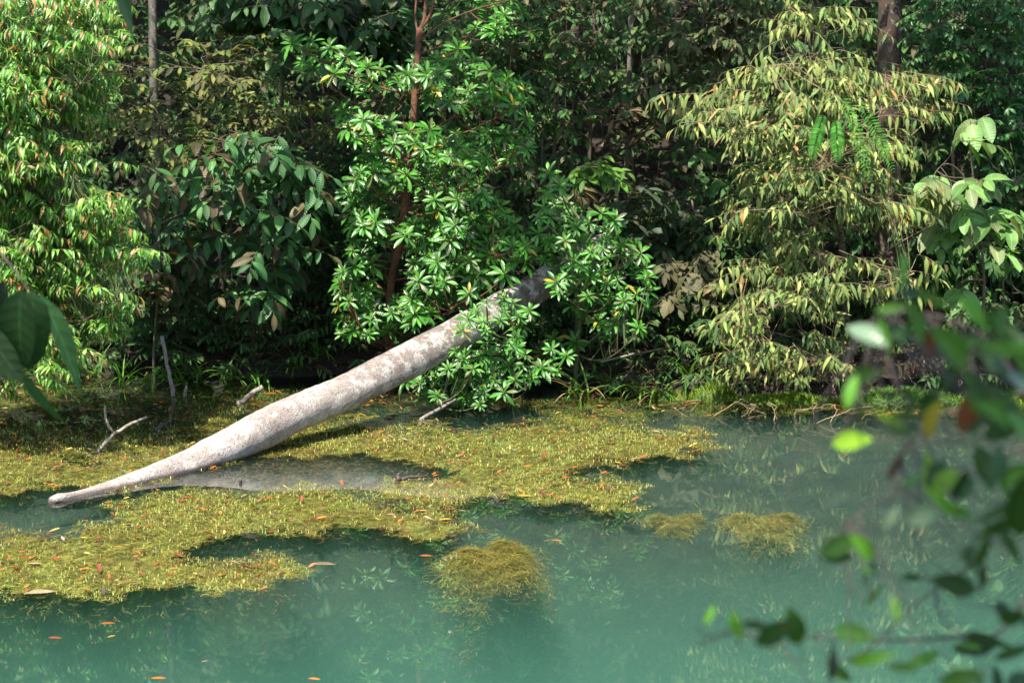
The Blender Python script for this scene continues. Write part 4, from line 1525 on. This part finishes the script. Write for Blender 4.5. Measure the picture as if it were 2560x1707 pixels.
for gi, (a, b, g) in enumerate(tufts):
    w = PW(a, b + 35)
    base = Vector((w.x, w.y + 0.12, 0))
    base.z = max(0.0, ground_z(base.x, base.y) - 0.02)
    t = thing('grass_tuft', GLAB[gi], 'grass', base, 'grass tufts along the back shore' if g == 0 else 'grass tufts on the right bank')
    B = Bunch()
    for k in range(20 if g else 16):
        th = rnd(0, 6.283)
        d = Vector((math.cos(th) * rnd(0.2, 0.8), math.sin(th) * 0.5 - 0.25, rnd(0.6, 1.3)))
        col = random.choice(GR)
        if g and random.random() < 0.25:
            col = (0.24, 0.18, 0.09)
        B.add(random.choice(('blade', 'blade', 'blade_b')), base + Vector((rnd(-0.09, 0.09), rnd(-0.06, 0.06), 0)), d, Vector((-d.x, -d.y, 0.6)), rnd(0.28, 0.62) * (1.0 if g else 0.85), col)
    for it in B.items:
        B.single(it, 'blade', M_LEAF, t)

# ------------------------------------------------------------------ the dirt bank and moss on the right
def mound(name, label, cat, px, py, D, rx, ry, rz, mat, tint, nstr, pal, slen, upright, group=None, nb=0.25):
    c = P(px, py, D)
    c.z = max(ground_z(c.x, c.y), 0) - 0.02
    r_ = thing(name, label, cat, c, group)
    nu, nv = 26, 9
    V, F, C = [], [], []

    def surf(u, v):
        th, ph = u * 2 * math.pi, v * math.pi / 2
        d = Vector((math.cos(th) * math.cos(ph) * rx, math.sin(th) * math.cos(ph) * ry, math.sin(ph) * rz))
        k = 1 + nb * noise.noise((c + d) * 4) + 0.12 * noise.noise((c + d) * 13)
        return c + d * k
    for j in range(nv + 1):
        for i in range(nu):
            V.append(surf(i / nu, j / nv))
    for j in range(nv):
        for i in range(nu):
            i2 = (i + 1) % nu
            F.append((j * nu + i, j * nu + i2, (j + 1) * nu + i2, (j + 1) * nu + i))
    me = mesh_np('mound', np.array([tuple(v) for v in V]), F, mat, np.zeros((len(V), 2)), np.tile(np.array(tint), (len(V), 1)))
    link('mound', me, r_)
    q = [surf(random.random(), random.random() ** 0.8) for _ in range(nstr)]
    q = np.array([tuple(v) for v in q])
    col = np.array(pal)[np.random.randint(0, len(pal), nstr)] * np.random.uniform(0.6, 1.2, (nstr, 1))
    Vs, Fs, Cs = strips(q[:, 0], q[:, 1], q[:, 2], np.random.uniform(0, 6.283, nstr), np.random.uniform(0.4, 1.2, nstr) * slen, np.random.uniform(0.004, 0.009, nstr),
                        np.random.uniform(*upright, nstr), col, np.random.uniform(-0.3, 0.3, nstr))
    link('fibres', mesh_np('fibres', Vs, Fs, M_WEED, np.zeros((len(Vs), 2)), Cs, smooth=False), r_, 'stuff')
    return r_


MOSS = [(0.14, 0.25, 0.02), (0.19, 0.30, 0.03), (0.10, 0.19, 0.02), (0.22, 0.28, 0.05)]
ROOT = [(0.20, 0.15, 0.11), (0.14, 0.10, 0.075), (0.25, 0.19, 0.14), (0.10, 0.075, 0.055)]
mound('moss_mound', 'rounded lime green moss mound at the waterline left of the dead roots', 'moss', 1785, 975, 19.85, 0.22, 0.2, 0.16, M_WEED, (0.08, 0.13, 0.02), 2600, MOSS, 0.05, (0.2, 1.4))
mound('moss_mound', 'flat strip of green moss under the dead roots', 'moss', 1960, 985, 19.75, 0.55, 0.16, 0.07, M_WEED, (0.07, 0.12, 0.02), 4200, MOSS, 0.05, (0.1, 1.3))
mound('moss_mound', 'green grassy moss strip hanging from the dirt bank at the right', 'moss', 2260, 975, 19.7, 0.6, 0.2, 0.13, M_WEED, (0.06, 0.11, 0.03), 4600, [(0.10, 0.22, 0.05), (0.14, 0.26, 0.06), (0.08, 0.16, 0.04)], 0.09, (-0.6, 0.8))
mound('moss_mound', 'low bright moss patch right of the grass tufts', 'moss', 1690, 975, 19.95, 0.22, 0.14, 0.06, M_WEED, (0.08, 0.13, 0.02), 1500, MOSS, 0.045, (0.2, 1.4))
mound('moss_mound', 'moss patch at the far right end of the bank', 'moss', 2500, 1000, 19.6, 0.4, 0.2, 0.08, M_WEED, (0.06, 0.10, 0.03), 2600, MOSS[:3], 0.06, (0, 1.2))
mound('root_mass', 'matted grey brown dead root mass on the bank below the weeping tree', 'roots', 2060, 945, 20.1, 0.40, 0.22, 0.20, M_WEED, (0.07, 0.05, 0.04), 3200, ROOT, 0.14, (-1.0, 0.4), nb=0.4)
mound('dirt_mound', 'bare brown dirt heap strewn with dead leaves at the right bank', 'dirt', 2330, 930, 20.2, 0.75, 0.35, 0.26, M_GROUND, (0.1, 0.07, 0.05), 2600, ROOT + [(0.25, 0.10, 0.05)], 0.12, (-0.8, 0.3), nb=0.5)

# leaf litter on the slope
B = Bunch()
LIT = [(0.07, 0.04, 0.022), (0.05, 0.03, 0.018), (0.09, 0.055, 0.03), (0.04, 0.026, 0.016), (0.12, 0.05, 0.024)]
for k in range(9000):
    x = rnd(-7, 7)
    y = shore(x) + 0.05 + 5.5 * random.random() ** 1.4
    p = Vector((x, y, ground_z(x, y) + 0.015))
    B.add(random.choice(('dry', 'flat')), p, Vector((rnd(-1, 1), rnd(-1, 1), rnd(-0.1, 0.5))), Vector((rnd(-.4, .4), rnd(-.6, .2), 1)), rnd(0.07, 0.15), random.choice(LIT))
o = B.merged(B.items, 'leaf_litter', M_DRY)
tag(o, 'brown dead leaf litter covering the forest slope and bank', 'leaf litter')

# ------------------------------------------------------------------ fallen leaves on the water
FALL = {'orange': [(0.44, 0.14, 0.025), (0.38, 0.09, 0.02)], 'red brown': [(0.22, 0.05, 0.02), (0.16, 0.045, 0.02)], 'yellow': [(0.48, 0.29, 0.04), (0.50, 0.36, 0.09)], 'pale tan': [(0.31, 0.23, 0.13), (0.27, 0.18, 0.09)], 'dark brown': [(0.06, 0.03, 0.02)]}
names = ['orange'] * 4 + ['red brown'] * 6 + ['yellow'] + ['pale tan'] * 1 + ['dark brown'] * 3
pts = []
x, y = scatter(6000)
for a, b in zip(x, y):
    px, py, w = to_px(Vector((a, b, 0)))
    if -10 < px < 2570 and py < 1520 and px < 1900:
        dens = 1.0 if py > 1010 else 0.55
        if random.random() < dens and noise.noise(Vector((a * 1.3, b * 1.3, 4))) > -0.25:
            pts.append((a, b))
pts = pts[:265]
B = Bunch()
for a, b in pts:
    k = random.choice(names)
    th = rnd(0, 6.283)
    B.items.clear()
    B.add(random.choice(('flat', 'dry', 'flat')), Vector((a, b, 0.012)), Vector((math.cos(th), math.sin(th) * 0.8, rnd(-0.02, 0.10))), Vector((rnd(-.25, .25), rnd(-.3, .1), 1)), rnd(0.055, 0.12), random.choice(FALL[k]))
    o = B.single(B.items[0], 'fallen_leaf', M_DRY, None)
    px, py, w = to_px(Vector((a, b, 0)))
    sz = B.items[0][5]
    size = 'small' if sz < 0.085 else 'mid sized' if sz < 0.11 else 'large'
    if py > 1380:
        where = 'on the front edge of the weed, ' + ('at the left' if px < 380 else 'on its right tongue')
    elif py > 1225:
        where = 'on the weed in front of the log ' + ('tip' if px < 380 else 'reflection' if px < 800 else 'and little stump' if px < 1180 else 'beside open water')
    elif px > 1180:
        where = 'on the weed tongue reaching right into the pool' if py > 1060 else 'on the green weed along the right bank'
    elif py < 1120 and px < 620:
        where = 'on the weed behind the log, ' + ('left of the forked branch' if px < 240 else 'near the forked branch' if px < 420 else 'near the slanting branch')
    elif px < 420:
        where = 'on the weed at the left, behind the log tip'
    else:
        where = 'on the weed under the middle of the log' if px < 900 else 'on the weed below the glossy shrub'
    tag(o, '%s %s leaf %s' % (size, k, where), 'leaf', 'fallen leaves on the weed mat')
# small leaf scraps between them, too many to pick apart
BB = Bunch()
x, y = scatter(4200)
for a, b in zip(x, y):
    th = rnd(0, 6.283)
    if noise.noise(Vector((a * 1.1, b * 1.1, 4))) < -0.3:
        continue
    BB.add(random.choice(('flat', 'dry')), Vector((a, b, 0.009)), Vector((math.cos(th), math.sin(th), rnd(-0.02, 0.12))), Vector((rnd(-.3, .3), rnd(-.4, .1), 1)), rnd(0.025, 0.085),
           random.choice(FALL[random.choice(('red brown', 'red brown', 'orange', 'orange', 'dark brown', 'dark brown', 'pale tan', 'yellow'))]))
tag(BB.merged(BB.items, 'leaf_scraps', M_DRY), 'tiny red brown and orange leaf scraps strewn over the weed mat', 'leaf scraps')
SPEC = [(778, 1414, 0.18, 0.06, 'pale tan', 'long cream curled leaf at the tip of the front weed tongue'),
        (60, 1488, 0.22, 0.35, 'pale tan', 'long pale leaf at the left end of the front weed edge'),
        (250, 1563, 0.10, 0.2, 'orange', 'orange leaf floating on open water near the bottom left corner'),
        (120, 1598, 0.09, -0.1, 'red brown', 'red leaf floating alone at the bottom left corner'),
        (268, 1598, 0.07, 0.9, 'yellow', 'tiny yellow leaf on open water at the bottom left'),
        (375, 1700, 0.10, 0.1, 'orange', 'orange leaf at the very bottom edge, left'),
        (770, 1700, 0.08, -0.2, 'orange', 'small orange leaf at the bottom edge, left of centre'),
        (1048, 1393, 0.10, 0.05, 'orange', 'orange leaf floating just left of the front weed clump'),
        (1380, 1354, 0.08, -0.1, 'orange', 'lone orange leaf between the front weed clump and the mat'),
        (1872, 1045, 0.09, 0.1, 'red brown', 'bright red leaf on dark water below the dry tendrils'),
        (2040, 985, 0.14, 1.2, 'yellow', 'yellow orange leaf standing on the moss strip'),
        (1290, 1243, 0.14, 0.1, 'yellow', 'bright yellow leaf on the edge of the weed above the dark inlet'),
        (960, 1408, 0.0, 0, 'orange', ''), (502, 1660, 0.06, 0.8, 'pale tan', 'pale scrap floating alone at the bottom left')]
for a, b, s, th, k, lb in SPEC:
    if not lb:
        continue
    w = PW(a, b)
    B.items.clear()
    B.add('flat', Vector((w.x, w.y, 0.014 if b > 1000 else max(0.05, ground_z(w.x, w.y) + 0.08))), Vector((math.cos(th), math.sin(th), 0.04)), Vector((0, -0.15, 1)), s, FALL[k][0])
    tag(B.single(B.items[0], 'fallen_leaf', M_DRY, None), lb, 'leaf', 'lone leaves on the pond')

# ------------------------------------------------------------------ foreground leaves, close to the photographer
FG = [(0.03, 0.09, 0.022), (0.025, 0.07, 0.02)]


def fg_leaf(root, px0, py0, px1, py1, D, wfac, col, mat=M_NEAR, twist=0.0, tm='ovate_b'):
    a, b = P(px0, py0, D), P(px1, py1, D + rnd(-0.06, 0.06))
    B = Bunch()
    d = b - a
    nrm = Vector((math.sin(twist), -math.cos(twist), 0.35))
    B.add(tm, a, d, nrm, d.length * 1.05, col)
    return B.single(B.items[0], 'leaf', mat, root)


lf = thing('hanging_leaves', 'blurred dark green leaves hanging close to the camera at the left edge', 'foliage', P(20, 650, 5.00))
fg_leaf(lf, 85, 728, 60, 930, 5.00, 1, (0.02, 0.06, 0.018), twist=0.1, tm='ovate')
fg_leaf(lf, 55, 722, 25, 925, 4.9, 1, (0.024, 0.07, 0.02), twist=-0.25, tm='ovate')
fg_leaf(lf, 100, 735, 240, 980, 5.10, 1, (0.055, 0.15, 0.045), tm='lance_b', twist=0.9)
fg_leaf(lf, 52, 930, 140, 1060, 5.00, 1, (0.055, 0.15, 0.045), tm='lance_b', twist=-0.6)
fg_leaf(lf, -60, 780, 40, 970, 4.90, 1, (0.07, 0.13, 0.06), tm='ellip', twist=-0.3)
fg_leaf(lf, 10, 700, -70, 900, 5.00, 1, (0.012, 0.03, 0.012), tm='ellip', twist=0.5)
fg_leaf(lf, 270, -90, 345, 80, 5.20, 1, (0.06, 0.13, 0.05), tm='lance_b', twist=0.6)
t = Tubes()
t.add([P(-400, 150, 4.80), P(-60, 560, 5.00), P(40, 680, 5.00), P(78, 738, 5.00), P(52, 930, 5.02)], [0.006, 0.004, 0.003, 0.002, 0.0015], 6, cap=False)
t.add([P(-400, 150, 4.80), P(60, -260, 5.10), P(270, -90, 5.20)], [0.006, 0.004, 0.002], 6, cap=False)
t.add([P(-60, 560, 5.00), P(-60, 780, 4.90)], [0.003, 0.002], 6, cap=False)
t.add([Vector((-2.3, 4.4, 0.6)), Vector((-2.25, 4.6, 2.6)), P(-400, 150, 4.80)], [0.02, 0.014, 0.006], 8)
t.build('twig', M_TWIG, lf)

rf = thing('near_shrub', 'out of focus leafy twigs close to the camera at the lower right', 'shrub', Vector((1.6, 2.4, 1.1)))
FGL = [(2060, 705, 90, 10, 'g'), (2150, 690, 100, -25, 'g'), (2105, 735, 80, -70, 'g'), (1990, 762, 80, -15, 'p'), (2035, 770, 80, -65, 'g'), (2240, 715, 100, -40, 'g'), (2300, 760, 100, -60, 'g'),
       (2275, 830, 70, -80, 'p'), (2125, 795, 80, 230, 'b'), (2210, 790, 80, 200, 'd'), (2290, 800, 90, 160, 'g'), (2335, 865, 90, 120, 'p'), (1952, 900, 70, 80, 'g'), (2050, 965, 60, 150, 'y'),
       (2135, 968, 70, 80, 'yy'), (2225, 950, 110, 265, 'b'), (2180, 870, 80, 60, 'd'), (2095, 930, 90, 60, 'd'), (2305, 920, 100, 40, 'g'), (1945, 1012, 60, 10, 'y'), (2135, 1090, 90, 80, 'y'),
       (2150, 1085, 80, 70, 'd'), (2060, 1070, 70, 50, 'b2'), (2260, 1065, 80, -70, 'd'), (2335, 1090, 90, 200, 'd'), (1905, 1152, 70, 30, 'p'), (2040, 1195, 50, 60, 'p'), (2110, 1185, 50, 20, 'p'),
       (1920, 1255, 70, 25, 'd'), (2005, 1290, 60, 100, 'd'), (2010, 1365, 60, 45, 'd'), (1690, 1440, 50, 110, 'g'), (1770, 1458, 70, 30, 'd'), (1830, 1450, 55, 100, 'd'), (1950, 1452, 60, -10, 'd'),
       (2100, 1325, 60, 0, 'd'), (1995, 1512, 80, 10, 'g'), (2065, 1530, 80, 170, 'd'), (2130, 1510, 90, 20, 'g'), (2250, 1482, 80, 190, 'd'), (2330, 1495, 90, 20, 'd'), (1915, 1525, 70, 80, 'gr'),
       (2205, 1345, 70, 160, 'd'), (2320, 1250, 110, -60, 'd'), (2280, 1180, 90, 200, 'd'), (2225, 1115, 70, 60, 'd'), (2340, 1180, 90, 90, 'd'), (2320, 1420, 70, 200, 'd'), (2200, 1560, 80, 10, 'd'),
       (2300, 980, 80, 30, 'd'), (2340, 960, 80, 100, 'g'), (2250, 1240, 70, 30, 'd'), (2340, 780, 80, 120, 'd'), (2345, 1560, 90, 60, 'd')]
FC = {'g': (0.075, 0.21, 0.02), 'd': (0.03, 0.085, 0.015), 'y': (0.16, 0.30, 0.02), 'yy': (0.34, 0.30, 0.03), 'p': (0.13, 0.20, 0.12), 'b': (0.17, 0.06, 0.035), 'b2': (0.07, 0.04, 0.03), 'gr': (0.05, 0.07, 0.06)}
joints = []
base_list = list(FGL)
for (a, b, s, ang, k) in base_list:
    for q in range(2 if a > 2150 else 1):
        if random.random() < 0.75:
            FGL.append((a + rnd(-75, 75), b + rnd(-75, 75), s * rnd(0.7, 1.05), ang + rnd(-90, 90), random.choice(('d', 'd', 'g', k if k in 'gdy' else 'g'))))
for (a, b, s, ang, k) in FGL:
    D = 2.0 + rnd(-0.2, 0.3)
    a *= K
    b *= K
    s *= K * 1.15
    ca, sa = math.cos(R(ang)), math.sin(R(ang))
    p0 = (a - ca * s / 2, b + sa * s / 2)
    p1 = (a + ca * s / 2, b - sa * s / 2)
    tm = 'ellip' if s < 75 else random.choice(('ellip', 'lance_b'))
    fg_leaf(rf, p0[0], p0[1], p1[0], p1[1], D, 1, FC[k], M_GLOSS if k == 'p' else M_NEAR, twist=rnd(-0.7, 0.7), tm=tm)
    joints.append(P(p0[0], p0[1], D))
T = Tubes()
stems = [[(2700, 1250), (2520, 1290), (2440, 1400), (2300, 1500), (2160, 1630), (2050, 1660)], [(2700, 1250), (2560, 1120), (2420, 1180), (2260, 1220), (2120, 1300)],
         [(2700, 1250), (2560, 980), (2480, 860), (2380, 800), (2260, 780), (2180, 800)], [(2700, 1250), (2520, 1560), (2400, 1590), (2200, 1600), (1990, 1590), (1840, 1580)],
         [(2560, 980), (2440, 1010), (2330, 1050), (2240, 1160)]]
pool = []
for s in stems:
    pp = [P(x, y, 2.4) for x, y in s]
    c = [Vector(q) for q in catmull([tuple(p) for p in pp], 4)]
    T.add(c, [0.0026 - 0.0018 * i / len(c) for i in range(len(c))], 6, cap=False)
    pool += c
for j in joints:
    s = near_pt(j, pool)
    T.add(curve(s, j, 0.05, 4, 0.05), [0.0009, 0.0008, 0.0008, 0.0007, 0.0006], 5, cap=False)
T.add([Vector((1.6, 2.4, 0.9)), Vector((1.5, 2.45, 2.2)), P(2700, 1250, 2.4)], [0.016, 0.011, 0.0045], 8)
T.build('twigs', M_DARKWOOD, rf, 'stuff')

# ------------------------------------------------------------------ the forest canopy above the bank, out of the frame; its gaps let the sun through in patches
GAPS = [P(2050, 560, 19.8), P(1960, 820, 19.6), P(2150, 330, 19.8), P(2420, 560, 19.9), P(1330, 280, 20.0), P(1080, 560, 20.0), P(950, 300, 20), P(1560, 740, 19.6), P(2000, 960, 19.8), P(620, 500, 20.2), P(560, 260, 21)]
GR_ = [1.25, 0.95, 0.85, 0.95, 0.45, 0.65, 0.5, 0.18, 0.6, 0.45, 0.65]


def lit(p):
    for g, r in zip(GAPS, GR_):
        v = p - g
        if (v - SDIR * v.dot(SDIR)).length < r:
            return True
    return False


cn = thing('forest_canopy', 'high leafy forest canopy shading the bank plants', 'canopy', (0, 24, 6))
B = Bunch()
k = 0
while k < 15000:
    p = Vector((rnd(-13, 13), rnd(17.6, 33), rnd(5.2, 10)))
    # shadow must not reach the log nor the sunlit bush
    s0 = p - SDIR * ((p.z - 0.4) / SDIR.z)
    if s0.y < (19.5 if s0.x < 1.2 else 18.9):
        continue
    s1 = p - SDIR * ((p.z - 2.0) / SDIR.z)
    if s1.x < -3.3 and s1.y < 19.0:
        continue
    if lit(p):
        k += 0.3
        continue
    B.add('far', p, rvec(), Vector((rnd(-.5, .5), rnd(-.5, .5), 1)), rnd(0.3, 0.6), random.choice(DARK))
    k += 1
for k in range(150):
    # extra leaves added across the sun's path to shade the log's upper end
    q = P(1290 + 150 * random.random(), 745 - 70 * random.random(), 20.2) + SDIR * rnd(6.0, 9.0) + rvec(0.12)
    B.add('far', q, rvec(), Vector((rnd(-.5, .5), rnd(-.5, .5), 1)), rnd(0.25, 0.45), random.choice(DARK))
B.merged(B.items, 'canopy_leaves', M_LEAF, cn)
t = Tubes()
for x, y in ((-6, 25), (-2.2, 26.5), (1.5, 25.5), (5, 27), (8.5, 25), (-9.5, 27)):
    g = Vector((x, y, ground_z(x, y) - 0.1))
    t.add([g, g + Vector((0.1, 0, 2)), g + Vector((0.2, -0.6, 4.5)), g + Vector((0.3, -2.2, 7))], [0.13, 0.11, 0.09, 0.05], 9)
t.build('canopy_trunks', M_BROWNBARK, cn, 'stuff')

# trees of the near bank, round and above the photographer
nt_ = thing('near_trees', 'leafy trees of the near bank standing round the photographer', 'canopy', (0, -3, 2.4))
B = Bunch()
for k in range(7000):
    x = rnd(-22, 22)
    y = rnd(-9, 3.5)
    z = rnd(5.6, 15)
    if abs(x) > 7 and random.random() < 0.5:
        z = rnd(2.5, 12)
        y = rnd(-6, 6)
    B.add('far', Vector((x, y, z)), rvec(), rvec(), rnd(0.35, 0.7), random.choice(DARK))
B.merged(B.items, 'canopy_leaves', M_LEAF, nt_)
t = Tubes()
for x, y in ((-9, -3), (-4, -5), (4.5, -4), (10, -2), (15, -3), (-15, -2)):
    g = Vector((x, y, ground_z(x, y) - 0.1))
    t.add([g, g + Vector((0.1, 0, 3)), g + Vector((0.2, 0.3, 7)), g + Vector((0.3, 0.8, 11))], [0.16, 0.13, 0.1, 0.05], 9)
t.build('canopy_trunks', M_BROWNBARK, nt_, 'stuff')
